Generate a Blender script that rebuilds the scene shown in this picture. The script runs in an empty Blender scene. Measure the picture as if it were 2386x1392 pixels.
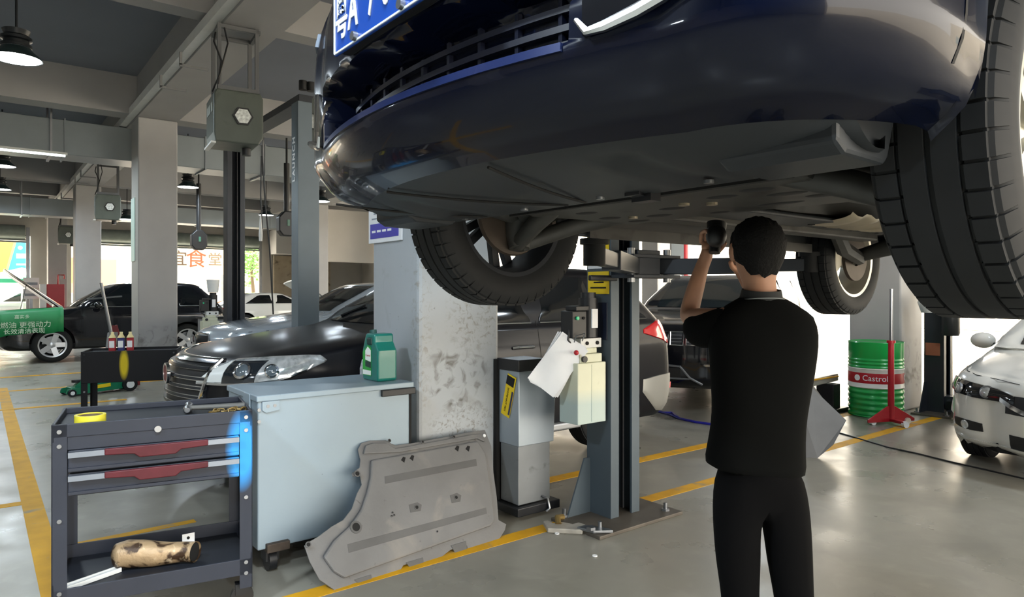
import bpy, bmesh, math, random
import numpy as np
from mathutils import Vector, Matrix, Euler
random.seed(7)
PI = math.pi
SC = bpy.context.scene
COL = SC.collection
# ------------------------------------------------------------------ camera
F, CX, CY, H = 1600.0, 1193.0, 680.0, 1.47      # photo frame 2386 x 1392
PSI = math.radians(37.9)
SN, CS = math.sin(PSI), math.cos(PSI)
cam = bpy.data.cameras.new('camera')
cam.sensor_width = 36.0
cam.lens = 36.0 * F / 2386.0
cam.shift_y = -(696.0 - CY) / 2386.0
cam.clip_start = 0.05
cam.clip_end = 300
camo = bpy.data.objects.new('camera', cam)
camo.location = (0, 0, H)
camo.rotation_euler = (PI / 2, 0, -PSI)
COL.objects.link(camo)
SC.camera = camo
# ------------------------------------------------------------------ world, sun, exposure
SC.view_settings.view_transform = 'Standard'
SC.view_settings.look = 'None'
SC.view_settings.gamma = 1.0
SC.view_settings.exposure = 0.52
SC.view_settings.use_curve_mapping = False
W = bpy.data.worlds.new('world')
SC.world = W
W.use_nodes = True
W.node_tree.nodes['Background'].inputs[0].default_value = (1.0, 0.93, 0.82, 1)
W.node_tree.nodes['Background'].inputs[1].default_value = 7.0
sun = bpy.data.lights.new('sun', 'SUN')
sun.energy = 18.0
sun.angle = 0.02
sun.color = (1.0, 0.93, 0.82)
suno = bpy.data.objects.new('sun', sun)
suno.rotation_euler = Vector((0.36, -0.16, -0.90)).to_track_quat('-Z', 'Y').to_euler()
suno.location = (0, 0, 20)
COL.objects.link(suno)
def portal(loc, rot, sx, sy):
    l = bpy.data.lights.new('daylight_portal', 'AREA')
    l.shape = 'RECTANGLE'; l.size = sx; l.size_y = sy
    l.cycles.is_portal = True
    o = bpy.data.objects.new('daylight_portal', l)
    o.location = loc; o.rotation_euler = rot
    COL.objects.link(o)
U1, V0, V1 = 16.5, -5.0, 34.0                 # hall: +u side, near end, far end
UM = -9.0
portal((U1 + .6, 10, 2.0), (0, PI / 2, 0), 4.0, 30.0)
portal((3.5, V1 + .6, 1.9), (-PI / 2, 0, 0), 15.0, 3.8)
portal((7.3, V0 - .6, 1.9), (PI / 2, 0, 0), 17.5, 3.8)
# ------------------------------------------------------------------ pixel helpers (direction only; distance comes from floor, wall or thing)
def ray(px, py):
    a = (px - CX) / F; b = (CY - py) / F
    return Vector((SN + a * CS, CS - a * SN, b))
EYE = Vector((0, 0, H))
def on_z(px, py, z=0.0):
    r = ray(px, py); return EYE + r * ((z - H) / r.z)
def on_u(px, py, u):
    r = ray(px, py); return EYE + r * (u / r.x)
def on_v(px, py, v):
    r = ray(px, py); return EYE + r * (v / r.y)
def on_d(px, py, d):
    return EYE + ray(px, py) * d
def on_plane(px, py, P, N):
    r = ray(px, py); return EYE + r * ((P - EYE).dot(N) / r.dot(N))
# ------------------------------------------------------------------ mesh builder
def V(*a): return Vector(a)
class MB:
    def __init__(s): s.v = []; s.f = []
    def add(s, vs, fs):
        o = len(s.v); s.v += [tuple(p) for p in vs]; s.f += [tuple(i + o for i in f) for f in fs]; return s
    def box(s, p0, p1, M=None):
        (x0, y0, z0), (x1, y1, z1) = p0, p1
        vs = [V(x, y, z) for x in (x0, x1) for y in (y0, y1) for z in (z0, z1)]
        if M is not None: vs = [M @ p for p in vs]
        return s.add(vs, [(0, 1, 3, 2), (4, 6, 7, 5), (0, 4, 5, 1), (2, 3, 7, 6), (0, 2, 6, 4), (1, 5, 7, 3)])
    def bar(s, a, b, w, h, up=(0, 0, 1), off=0):
        a = V(*a); b = V(*b); d = b - a; L = d.length; d.normalize()
        up = V(*up); sd = d.cross(up)
        if sd.length < 1e-4: sd = d.cross(V(1, 0, 0))
        sd.normalize(); up = sd.cross(d)
        M = Matrix.Translation(a) @ Matrix((d, sd, up)).transposed().to_4x4()
        return s.box((0, -w / 2, -h / 2 + off), (L, w / 2, h / 2 + off), M)
    def cyl(s, a, b, r0, r1=None, n=16, caps=True):
        a = V(*a); b = V(*b); r1 = r0 if r1 is None else r1
        d = (b - a).normalized(); x = d.orthogonal().normalized(); y = d.cross(x)
        vs = []
        for c, r in ((a, r0), (b, r1)):
            vs += [c + (x * math.cos(2 * PI * i / n) + y * math.sin(2 * PI * i / n)) * r for i in range(n)]
        fs = [(i, (i + 1) % n, n + (i + 1) % n, n + i) for i in range(n)]
        if caps: fs += [tuple(range(n - 1, -1, -1)), tuple(range(n, 2 * n))]
        return s.add(vs, fs)
    def lathe(s, prof, c=(0, 0, 0), ax=(0, 0, 1), n=32, closed=False, fn=None, angs=None, caps=False):
        c = V(*c); d = V(*ax).normalized(); x = d.orthogonal().normalized(); y = d.cross(x)
        angs = angs or [2 * PI * i / n for i in range(n)]; n = len(angs); m = len(prof); vs = []
        for k, a in enumerate(angs):
            e = x * math.cos(a) + y * math.sin(a)
            for j, (r, h) in enumerate(prof):
                if fn: r = fn(k, j, r)
                vs.append(c + e * r + d * h)
        fs = []
        for k in range(n):
            k2 = (k + 1) % n
            for j in range(m if closed else m - 1):
                j2 = (j + 1) % m
                fs.append((k * m + j, k2 * m + j, k2 * m + j2, k * m + j2))
        if caps:
            fs.append(tuple(k * m for k in range(n - 1, -1, -1))); fs.append(tuple(k * m + m - 1 for k in range(n)))
        return s.add(vs, fs)
    def tube(s, path, r, n=8, closed=False, caps=True):
        P = [V(*p) for p in path]; m = len(P); rs = r if isinstance(r, (list, tuple)) else [r] * m
        vs = []; nx = None
        for i in range(m):
            t = (P[(i + 1) % m] - P[i - 1]) if (closed or 0 < i < m - 1) else (P[1] - P[0] if i == 0 else P[-1] - P[-2])
            t.normalize()
            if nx is None: nx = t.orthogonal().normalized()
            nx = (nx - t * nx.dot(t))
            nx = nx.normalized() if nx.length > 1e-6 else t.orthogonal().normalized()
            b = t.cross(nx)
            vs += [P[i] + (nx * math.cos(2 * PI * k / n) + b * math.sin(2 * PI * k / n)) * rs[i] for k in range(n)]
        fs = []
        for i in range(m if closed else m - 1):
            for k in range(n):
                i2 = (i + 1) % m
                fs.append((i * n + k, i * n + (k + 1) % n, i2 * n + (k + 1) % n, i2 * n + k))
        if caps and not closed: fs += [tuple(range(n - 1, -1, -1)), tuple(range((m - 1) * n, m * n))]
        return s.add(vs, fs)
    def grid(s, rows, cu=False, cv=False):
        m = len(rows); n = len(rows[0]); vs = [p for r in rows for p in r]; fs = []
        for i in range(m if cu else m - 1):
            for j in range(n if cv else n - 1):
                i2 = (i + 1) % m; j2 = (j + 1) % n
                fs.append((i * n + j, i * n + j2, i2 * n + j2, i2 * n + j))
        return s.add(vs, fs)
    def prism(s, poly, o=(0, 0, 0), ex=(1, 0, 0), ey=(0, 1, 0), t=0.01):
        o = V(*o); ex = V(*ex); ey = V(*ey); nz = ex.cross(ey).normalized(); n = len(poly)
        vs = [o + ex * a + ey * b for a, b in poly] + [o + ex * a + ey * b + nz * t for a, b in poly]
        fs = [tuple(range(n - 1, -1, -1)), tuple(range(n, 2 * n))] + [(i, (i + 1) % n, n + (i + 1) % n, n + i) for i in range(n)]
        return s.add(vs, fs)
    def sphere(s, c, r, n=16, m=10, sc=(1, 1, 1), M=None):
        c = V(*c); rows = []
        for i in range(m + 1):
            a = PI * i / m; row = []
            for k in range(n):
                b = 2 * PI * k / n
                p = V(math.sin(a) * math.cos(b) * sc[0], math.sin(a) * math.sin(b) * sc[1], math.cos(a) * sc[2]) * r
                row.append(c + (M @ p if M is not None else p))
            rows.append(row)
        return s.grid(rows, False, True)
    def build(s, name, m, parent=None, smooth=True, bevel=0, ang=38, seg=2):
        me = bpy.data.meshes.new(name); me.from_pydata(s.v, [], s.f); me.validate()
        bm = bmesh.new(); bm.from_mesh(me); bmesh.ops.remove_doubles(bm, verts=bm.verts, dist=1e-5)
        bmesh.ops.recalc_face_normals(bm, faces=bm.faces); bm.to_mesh(me); bm.free()
        if smooth:
            me.shade_smooth(); me.set_sharp_from_angle(angle=math.radians(ang))
        me.materials.append(m)
        o = bpy.data.objects.new(name, me); COL.objects.link(o)
        if parent is not None: o.parent = parent
        if bevel:
            b = o.modifiers.new('bevel', 'BEVEL'); b.width = bevel; b.segments = seg; b.limit_method = 'ANGLE'; b.angle_limit = math.radians(40)
        return o
def B(p0, p1, M=None): return MB().box(p0, p1, M)
def tag(o, label, cat, group=None, kind=None):
    o['label'] = label; o['category'] = cat
    if group: o['group'] = group
    if kind: o['kind'] = kind
    return o
def thing(name, label, cat, loc=(0, 0, 0), rotz=0, group=None):
    o = bpy.data.objects.new(name, None); COL.objects.link(o)
    o.empty_display_size = .1; o.location = loc; o.rotation_euler = (0, 0, rotz)
    return tag(o, label, cat, group)
def struct(o, label=None):
    o['kind'] = 'structure'
    if label: o['label'] = label
    return o
def dup(root, loc=None, rotz=None, label=None, group=None):
    def cp(o, p):
        c = o.copy(); COL.objects.link(c); c.parent = p
        for ch in [q for q in o.children]: cp(ch, c)
        return c
    r = cp(root, None)
    if loc is not None: r.location = loc
    if rotz is not None: r.rotation_euler = (0, 0, rotz)
    if label: r['label'] = label
    if group: r['group'] = group
    return r
def part_copy(o, parent, loc=None, rot=None, mat=None):
    c = o.copy(); COL.objects.link(c); c.parent = parent
    if loc is not None: c.location = loc
    if rot is not None: c.rotation_euler = rot
    for ch in o.children: part_copy(ch, c)
    return c
# ------------------------------------------------------------------ materials
def lin(h):
    h = h.lstrip('#'); r = [int(h[i:i + 2], 16) / 255 for i in (0, 2, 4)]
    return tuple(c / 12.92 if c <= .04045 else ((c + .055) / 1.055) ** 2.4 for c in r)
MT = {}
def mat(name, col, rough=.5, metal=0.0, var=0.0, vs=6.0, bump=0.0, bs=40.0, coat=0.0, trans=0.0, emit=0.0, spots=None, spray=None, spec=None, rvar=0.0, ior=None, alpha=1.0, sub=None):
    if name in MT: return MT[name]
    m = bpy.data.materials.new(name); m.use_nodes = True; nt = m.node_tree; N = nt.nodes; L = nt.links
    p = N['Principled BSDF']; c = lin(col) if isinstance(col, str) else col
    p.inputs['Base Color'].default_value = (*c, 1); p.inputs['Roughness'].default_value = rough; p.inputs['Metallic'].default_value = metal
    if coat: p.inputs['Coat Weight'].default_value = coat; p.inputs['Coat Roughness'].default_value = .04
    if trans: p.inputs['Transmission Weight'].default_value = trans
    if ior: p.inputs['IOR'].default_value = ior
    if spec is not None: p.inputs['Specular IOR Level'].default_value = spec
    if alpha < 1: p.inputs['Alpha'].default_value = alpha
    if emit: p.inputs['Emission Color'].default_value = (*c, 1); p.inputs['Emission Strength'].default_value = emit
    tc = None; out = None
    def noise(scale, detail=5, dist=0.0, sc=None):
        nonlocal tc
        if tc is None: tc = N.new('ShaderNodeTexCoord')
        n = N.new('ShaderNodeTexNoise'); n.inputs['Scale'].default_value = scale; n.inputs['Detail'].default_value = detail; n.inputs['Distortion'].default_value = dist
        src = tc.outputs['Object']
        if sc:
            mp = N.new('ShaderNodeMapping'); mp.inputs['Scale'].default_value = sc; L.new(src, mp.inputs[0]); src = mp.outputs[0]
        L.new(src, n.inputs['Vector']); return n.outputs['Fac']
    def ramp(src, a, b):
        r = N.new('ShaderNodeMapRange'); r.inputs[1].default_value = a; r.inputs[2].default_value = b; L.new(src, r.inputs[0]); return r.outputs[0]
    def mix(fac, a, b):
        x = N.new('ShaderNodeMix'); x.data_type = 'RGBA'
        L.new(fac, x.inputs[0])
        for sock, q in ((6, a), (7, b)):
            if isinstance(q, tuple): x.inputs[sock].default_value = (*q[:3], 1)
            else: L.new(q, x.inputs[sock])
        return x.outputs[2]
    if var:
        f = ramp(noise(vs), .3, .7)
        out = mix(f, tuple(k * (1 - var) for k in c), tuple(min(1, k * (1 + var)) for k in c))
    for sp in (spots or []):       # (colour, scale, lo, hi, stretch)  stains with a shape of their own
        f = ramp(noise(sp[1], 8, .6, sp[4] if len(sp) > 4 else None), sp[2], sp[3])
        out = mix(f, out if out is not None else c, lin(sp[0]))
    for sp in (spray or []):       # (colour, centre, radii)  sprayed or spilled marks
        if tc is None: tc = N.new('ShaderNodeTexCoord')
        mp = N.new('ShaderNodeMapping'); mp.vector_type = 'TEXTURE'; mp.inputs['Location'].default_value = sp[1]; mp.inputs['Scale'].default_value = sp[2]
        L.new(tc.outputs['Object'], mp.inputs[0])
        ln = N.new('ShaderNodeVectorMath'); ln.operation = 'LENGTH'; L.new(mp.outputs[0], ln.inputs[0])
        f = ramp(ln.outputs['Value'], 1.0, .55)
        if len(sp) > 3:
            ad = N.new('ShaderNodeMath'); ad.operation = 'MULTIPLY'; L.new(f, ad.inputs[0]); L.new(ramp(noise(sp[3], 6, .8), .50, .72), ad.inputs[1]); f = ad.outputs[0]
        out = mix(f, out if out is not None else c, lin(sp[0]))
    if out is not None: L.new(out, p.inputs['Base Color'])
    if rvar:
        f = noise(vs * 1.7); r = N.new('ShaderNodeMapRange'); r.inputs[1].default_value = .3; r.inputs[2].default_value = .7
        r.inputs[3].default_value = max(0, rough - rvar); r.inputs[4].default_value = rough + rvar; L.new(f, r.inputs[0]); L.new(r.outputs[0], p.inputs['Roughness'])
    if bump:
        b = N.new('ShaderNodeBump'); b.inputs['Strength'].default_value = bump; b.inputs['Distance'].default_value = .01
        L.new(noise(bs), b.inputs['Height']); L.new(b.outputs[0], p.inputs['Normal'])
    MT[name] = m
    return m
def text(name, s, size, m, parent, o, ex, ey, ext=.0012, align='CENTER', spacing=1.0, bold=0.0, sx=1.0):
    c = bpy.data.curves.new(name, 'FONT'); c.body = s; c.size = size; c.extrude = ext; c.align_x = align; c.align_y = 'CENTER'; c.space_character = spacing
    c.offset = bold; c.resolution_u = 4
    t = bpy.data.objects.new(name, c); COL.objects.link(t)
    dg = bpy.context.evaluated_depsgraph_get(); me = bpy.data.meshes.new_from_object(t.evaluated_get(dg)); me.name = name
    bpy.data.objects.remove(t); bpy.data.curves.remove(c)
    ex = V(*ex).normalized(); ey = V(*ey).normalized(); ez = ex.cross(ey)
    M = Matrix.Translation(V(*o)) @ Matrix((ex * sx, ey, ez)).transposed().to_4x4()
    me.transform(M); me.materials.clear(); me.materials.append(m)
    ob = bpy.data.objects.new(name, me); COL.objects.link(ob)
    if parent is not None: ob.parent = parent
    return ob
# shared materials
m_white = mat('painted_white', '#d8dad8', .5, var=.05)
m_paper = mat('paper', '#e6e8ea', .7, var=.04)
m_black = mat('black_plastic', '#17181a', .45)
m_blackm = mat('black_metal', '#1a1c20', .4, .2, var=.15)
m_rubber = mat('rubber', '#16181a', .7, var=.15, vs=14, spec=.3)
m_chrome = mat('chrome', '#d4d7da', .12, 1.0)
m_steel = mat('steel', '#8d9094', .35, .9, var=.1)
m_alloy = mat('alloy', '#b9bcc0', .3, .85)
m_yellow = mat('yellow_paint', '#cf9a18', .6, spec=.25, var=.12, spots=[('#8f8a74', 5.0, .60, .75)])
m_red = mat('red_paint', '#a81424', .4, var=.08)
m_green = mat('green_paint', '#0e8a3e', .35, var=.06)
m_glass = mat('car_glass', '#0d1114', .06, 0, spec=.6)
m_dark = mat('dark_void', '#050506', .8)
# ------------------------------------------------------------------ the hall
m_floor = mat('floor_epoxy', '#89867c', .33, spec=.38, var=.07, vs=1.3, rvar=.10, spots=[('#6c6a62', 1.6, .52, .95), ('#9a978c', 5.0, .52, .95), ('#5a5852', 30.0, .74, .80)])
m_ceil = mat('ceiling_paint', '#787d88', .8, var=.05, vs=.8)
m_beam = mat('beam_paint', '#9a9a9a', .7, var=.05, vs=1.5)
m_wall = mat('wall_paint', '#b9b6b0', .75, var=.06, vs=1.0)
m_dirtywall = mat('dirty_wall', '#a89c88', .8, var=.12, vs=2.0, spots=[('#5f5648', 3.0, .55, .75)])
m_colm = mat('column_paint', '#a2a2a2', .6, var=.05, vs=2.0, spray=[('#55524c', (.31, -.0, .62), (.8, .3, .28), 6.0), ('#3f3c38', (.2, -.0, .35), (.5, .3, .2), 7.0)])
m_colnear = mat('near_column_paint', '#a6acb1', .45, var=.05, vs=2.0,
    spots=[('#66635c', 26.0, .71, .75), ('#4c4a46', 70.0, .72, .78, (1, 1, .45)), ('#8d8e8c', 3.5, .62, .80)],
    spray=[('#55524b', (.30, 0, .92), (.30, .25, .30), 12.0), ('#8d8a82', (.02, 0, 1.25), (.09, .12, .7), 28.0), ('#84827a', (.42, 0, 1.30), (.26, .3, .28), 30.0), ('#7a776f', (.33, 0, .62), (.3, .3, .16), 40.0)])
m_duct = mat('galvanised_duct', '#7d858a', .42, .5, var=.10, vs=1.2)
m_ext_ground = mat('pavement_sunlit', '#b9b3a8', .8, var=.08, vs=.6)
m_ext_wall = mat('outside_wall', '#cfc8bb', .8, var=.06, vs=.5)
CU = [(-4.6, -3.98), (2.15, 2.77), (8.9, 9.52)]             # column lines across the hall
CV = [(3.70, 4.33), (13.1, 13.73), (22.5, 23.13), (31.9, 32.53)]
ZB = 4.45; ZS = 5.15
fl = struct(B((UM, V0, -.2), (U1, V1, 0)).build('floor', m_floor, smooth=False), 'grey epoxy workshop floor with yellow bay lines')
# yellow bay lines, thin coats of paint on the slab
LZ = [.0012]
def line(a, b, w, nm='bay_line'):
    LZ[0] += .0004; z = LZ[0]
    o = MB().bar((a[0], a[1], z / 2), (b[0], b[1], z / 2), w, z).build(nm, m_yellow, fl, smooth=False)
    return o
line((-.7, 3.22), (13.0, 3.30), .11); line((2.7, 4.05), (9.0, 4.02), .12)
line((.30, 2.4), (.30, 13.0), .12); line((.36, 5.85), (-1.2, 5.85), .09); line((.36, 4.70), (1.1, 4.72), .06)
line((.0, 12.55), (3.2, 12.55), .10); line((-1, 14.6), (4, 14.6), .12); line((-1, 10.6), (1.6, 10.6), .10)
# ceiling slab and beams
ce = struct(B((UM, V0, ZS), (U1, V1, ZS + .25)).build('ceiling', m_ceil, smooth=False), 'grey painted concrete ceiling slab with beams')
for a, b in CU + [(15.65, 16.27)]:
    B((a, V0, ZB), (b, V1, ZS)).build('beam', m_beam, ce, smooth=False)
UB = [(UM, -4.6), (-3.98, 2.15), (2.77, 8.9), (9.52, 15.65)]
for a, b in CV:
    for x0, x1 in UB: B((x0, a + .1, 4.5), (x1, b - .1, ZS)).build('cross_beam', m_beam, ce, smooth=False)
for vm in (-.9, 8.35, 17.9, 27.3):
    for x0, x1 in UB: B((x0, vm, 4.66), (x1, vm + .28, ZS)).build('secondary_beam', m_beam, ce, smooth=False)
# cable trunking along the main beam and its L-shaped hangers
tk = thing('cable_trunking', 'long pale cable trunking running along the beam over the column row', 'trunking', (2.08, 0, ZB))
B((-.045, 2, .03), (.065, 31, .15)).build('trunking_body', m_white, tk, smooth=False)
for v in (5.0, 6.3, 9.2, 10.35, 14.8, 16.3, 19.6, 20.8, 24.5, 26.0):
    q = MB().bar((-.1, v, -.02), (-.1, v, -.18), .03, .03).bar((-.115, v, -.18), (.22, v, -.18), .03, .03)
    q.build('hanger', mat('hanger_grey', '#77797b', .5), tk, smooth=False)
# columns
for i, (a, b) in enumerate(CU):
    for k, (c, d) in enumerate(CV):
        if a > 15 or (i == 1 and k == 0): continue
        o = B((0, 0, 0), (b - a, d - c, ZB)).build('column', m_colm, smooth=False, bevel=.02)
        o.location = (a, c, 0); struct(o, 'square painted concrete column of the hall')
nc = B((0, 0, 0), (.62, .63, ZB)).build('column', m_colnear, smooth=False, bevel=.025)
nc.location = (2.15, 3.70, 0); struct(nc, 'scuffed pale square column behind the leaning cover panel')
# side piers on the open side
for v in (3.8, 13.2, 22.6):
    o = B((15.65, v, 0), (16.27, v + .6, ZB)).build('column', m_colm, smooth=False, bevel=.02); struct(o, 'square column at the open bright side')
# walls: minus-u side closed, plus-u side open below a header, far and near ends with shutter openings
w = struct(B((UM - .2, V0, 0), (UM, V1, ZS)).build('wall_left', m_wall, smooth=False), 'plain wall on the camera side')
B((UM, V0, 4.0), (UM + .02, V1, 4.05)).build('wall_rail', m_beam, w, smooth=False)
wr = struct(B((16.27, V0, 4.05), (16.5, V1, ZS)).build('wall_right', m_wall, smooth=False), 'header above the open bright side')
B((16.27, 24.5, 0), (16.5, V1, 4.05)).build('wall_panel', m_wall, wr, smooth=False)
wb = struct(B((UM, V1, 3.72), (10.9, V1 + .3, ZS)).build('wall_back', m_wall, smooth=False), 'far end wall above the shutter openings')
B((10.9, V1, 0), (16.5, V1 + .3, ZS)).build('wall_panel', m_wall, wb, smooth=False)
B((UM, V1, 0), (-3.98, V1 + .3, 3.72)).build('wall_panel', m_wall, wb, smooth=False)
for a, b in ((1.7, 3.1),): B((a, V1, 0), (b, V1 + .3, 3.72)).build('pier', m_wall, wb, smooth=False)
wf = struct(B((UM, V0 - .3, 3.9), (U1, V0, ZS)).build('wall_front', m_wall, smooth=False), 'near end wall above the entrance')
B((UM, V0 - .3, 0), (-1.4, V0, 3.9)).build('wall_panel', m_wall, wf, smooth=False)
# rolled shutters under the far header: each drum with its guide and hood slats
m_shut = mat('shutter_grey', '#7f8a86', .5, .3, var=.1)
for k, (a, b) in enumerate(((-3.9, 1.6), (3.2, 10.8))):
    t = thing('rolling_shutter', ['rolled up grey shutter over the leftmost bright opening', 'rolled up grey shutter over the opening with the canteen sign and tree'][k], 'shutter', (a, V1 - .3, 3.55), 0, 'rolled shutters at the far end')
    MB().cyl((0.1, 0, .3), (b - a - .1, 0, .3), .28, n=20).build('drum', m_shut, t)
    for j in range(4): B((.05, -.02 + .01 * (j % 2), -.12 + .08 * j), (b - a - .05, .03 + .01 * (j % 2), -.05 + .08 * j)).build('slat', m_shut, t, smooth=False)
    for x in (0, b - a): B((x - .06, -.05, -3.55), (x + .06, .1, .5)).build('guide_rail', m_steel, t, smooth=False)
# soffit box and dirty panel right of the tree opening
sb = tag(B((0, 0, 0), (3.4, .9, 1.15)).build('soffit_box', mat('soffit_white', '#d5d6d6', .7), smooth=False), 'white boxed soffit above the dirty wall at far end', 'soffit')
sb.location = (11.3, 32.9, 3.3)
dw = tag(B((0, 0, 0), (2.9, .12, 3.25)).build('stained_panel', m_dirtywall, smooth=False), 'stained tan wall panel under the white soffit', 'wall panel')
dw.location = (11.5, 33.8, 0)
# partition further in: grey pier, lit room with shelf light, shutter panel
p1 = struct(B((11.6, 22.6, 0), (12.2, 23.2, ZB)).build('column', m_colm, smooth=False, bevel=.02), 'grey pier beside the lit alcove')
hb = struct(B((9.52, 23.6, 2.55), (15.65, 23.9, ZB)).build('trim_1', m_wall, smooth=False), 'pale lintel wall above the lit alcove')
hb2 = struct(B((12.9, 23.6, 0), (15.65, 23.9, 2.55)).build('trim_2', m_shut, smooth=False), 'grey panel right of the lit alcove')
# ------------------------------------------------------------------ air ducts with joint flanges
def duct(v, u0, u1, z0, z1, label):
    t = thing('air_duct', label, 'duct', (u0, v, z0), 0, 'galvanised air ducts')
    B((0, 0, 0), (u1 - u0, .75, z1 - z0)).build('duct_body', m_duct, t, smooth=False, bevel=.01)
    x = 1.15
    while x < u1 - u0:
        o = B((x - .012, -.025, -.025), (x + .012, .775, z1 - z0 + .025)).build('flange', m_duct, t, smooth=False); x += 1.15
    for x in (1.0, 4.4, 8.0): MB().bar((x, -.03, 0), (x, -.03, ZS - z0 - .02), .03, .03).bar((x, .78, 0), (x, .78, ZS - z0 - .02), .03, .03).bar((x, -.05, -.02), (x, .8, -.02), .04, .03).build('hanger', m_steel, t, smooth=False)
    return t
d1 = duct(14.2, -3.4, 8.6, 3.86, 4.46, 'long galvanised air duct crossing behind the nearest far column')
d2 = duct(24.2, -3.4, 8.6, 3.70, 4.2, 'second galvanised air duct further down the hall')
# LED tubes on the duct edge
m_tube = mat('tube_glow', (.86, 1.0, .92), .4, emit=2.2)
def tube_light(p, L, label):
    t = thing('tube_light', label, 'light', p)
    MB().cyl((0, 0, 0), (L, 0, 0), .022, n=12).build('tube', m_tube, t)
    B((-.03, -.03, .015), (L + .03, .03, .055)).build('fitting', m_white, t, smooth=False)
    l = bpy.data.lights.new('tube_glow', 'AREA'); l.shape = 'RECTANGLE'; l.size = L; l.size_y = .06; l.energy = 45; l.color = (.9, 1, .95)
    o = bpy.data.objects.new('tube_glow', l); o.parent = t; o.location = (L / 2, 0, -.04); COL.objects.link(o)
    return t
tube_light((-.55, 14.12, 3.82), 1.75, 'greenish lit tube light under the edge of the long duct')
tube_light((12.4, 23.57, 2.58), 1.6, 'white tube light glowing in the alcove')
# ------------------------------------------------------------------ pendant lamps
m_lampblack = mat('lamp_black', '#1c2024', .35, .3)
m_glow = mat('lamp_glow', (1.0, 1.0, 1.0), .4, emit=7.0)
m_reflect = mat('lamp_reflector', '#2b3a3c', .3, .4)
def lamp(u, v, z, label=None, power=105, vis=True):
    t = thing('pendant_lamp', label or 'unseen black pendant lamp with glowing disc, placed out of the pictured view', 'lamp', (u, v, z), 0, 'high bay pendant lamps')
    MB().lathe([(.235, 0), (.225, .025), (.155, .085), (.13, .12)], n=28).build('shade', m_reflect, t)
    MB().lathe([(.0, -.012), (.12, -.01), (.225, .004)], n=28).build('diffuser', m_glow, t)
    MB().lathe([(.13, .12), (.14, .125), (.14, .15), (.115, .16), (.115, .19), (.14, .20), (.14, .23), (.11, .25), (.13, .30), (.0, .31)], n=24).build('housing', m_lampblack, t)
    MB().cyl((0, 0, .3), (0, 0, ZS - z), .012, n=8).build('rod', m_lampblack, t)
    l = bpy.data.lights.new('lamp_light', 'AREA'); l.shape = 'DISK'; l.size = .42; l.energy = power; l.color = (.78, .90, 1.0)
    o = bpy.data.objects.new('lamp_light', l); o.parent = t; o.location = (0, 0, -.03); COL.objects.link(o)
    return t
for (px, py, z, lab) in ((38, 138, 3.92, 'large black pendant lamp at the top left with glowing disc'), (5, 388, 4.0, 'black pendant lamp below the duct at the left picture edge'),
        (0, 442, 4.0, 'small far pendant lamp lowest at the left picture edge'), (438, 437, 3.9, 'black pendant lamp right of the first far column'),
        (620, 502, 3.9, 'pendant lamp between the two posts of the middle lift'), (748, 470, 3.9, 'pendant lamp half hidden behind the grey lettered lift post'),
        (296, 512, 3.6, 'tiny far pendant lamp beside the hanging reel box')):
    p = on_z(px, py, z); lamp(p.x, p.y, z, lab, 50)
for (u, v) in ((.2, .4), (-2.0, 1.6), (-1.2, -2.6)): lamp(u, v, 3.92, None, 130)  # lamps added out of view to brighten the cabinet and near column
for (u, v) in ((6.9, 8.6), (6.9, .2), (-6, 3), (-6, 12), (12.5, 8), (12.5, -2)): lamp(u, v, 3.92, None, 60)
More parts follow.
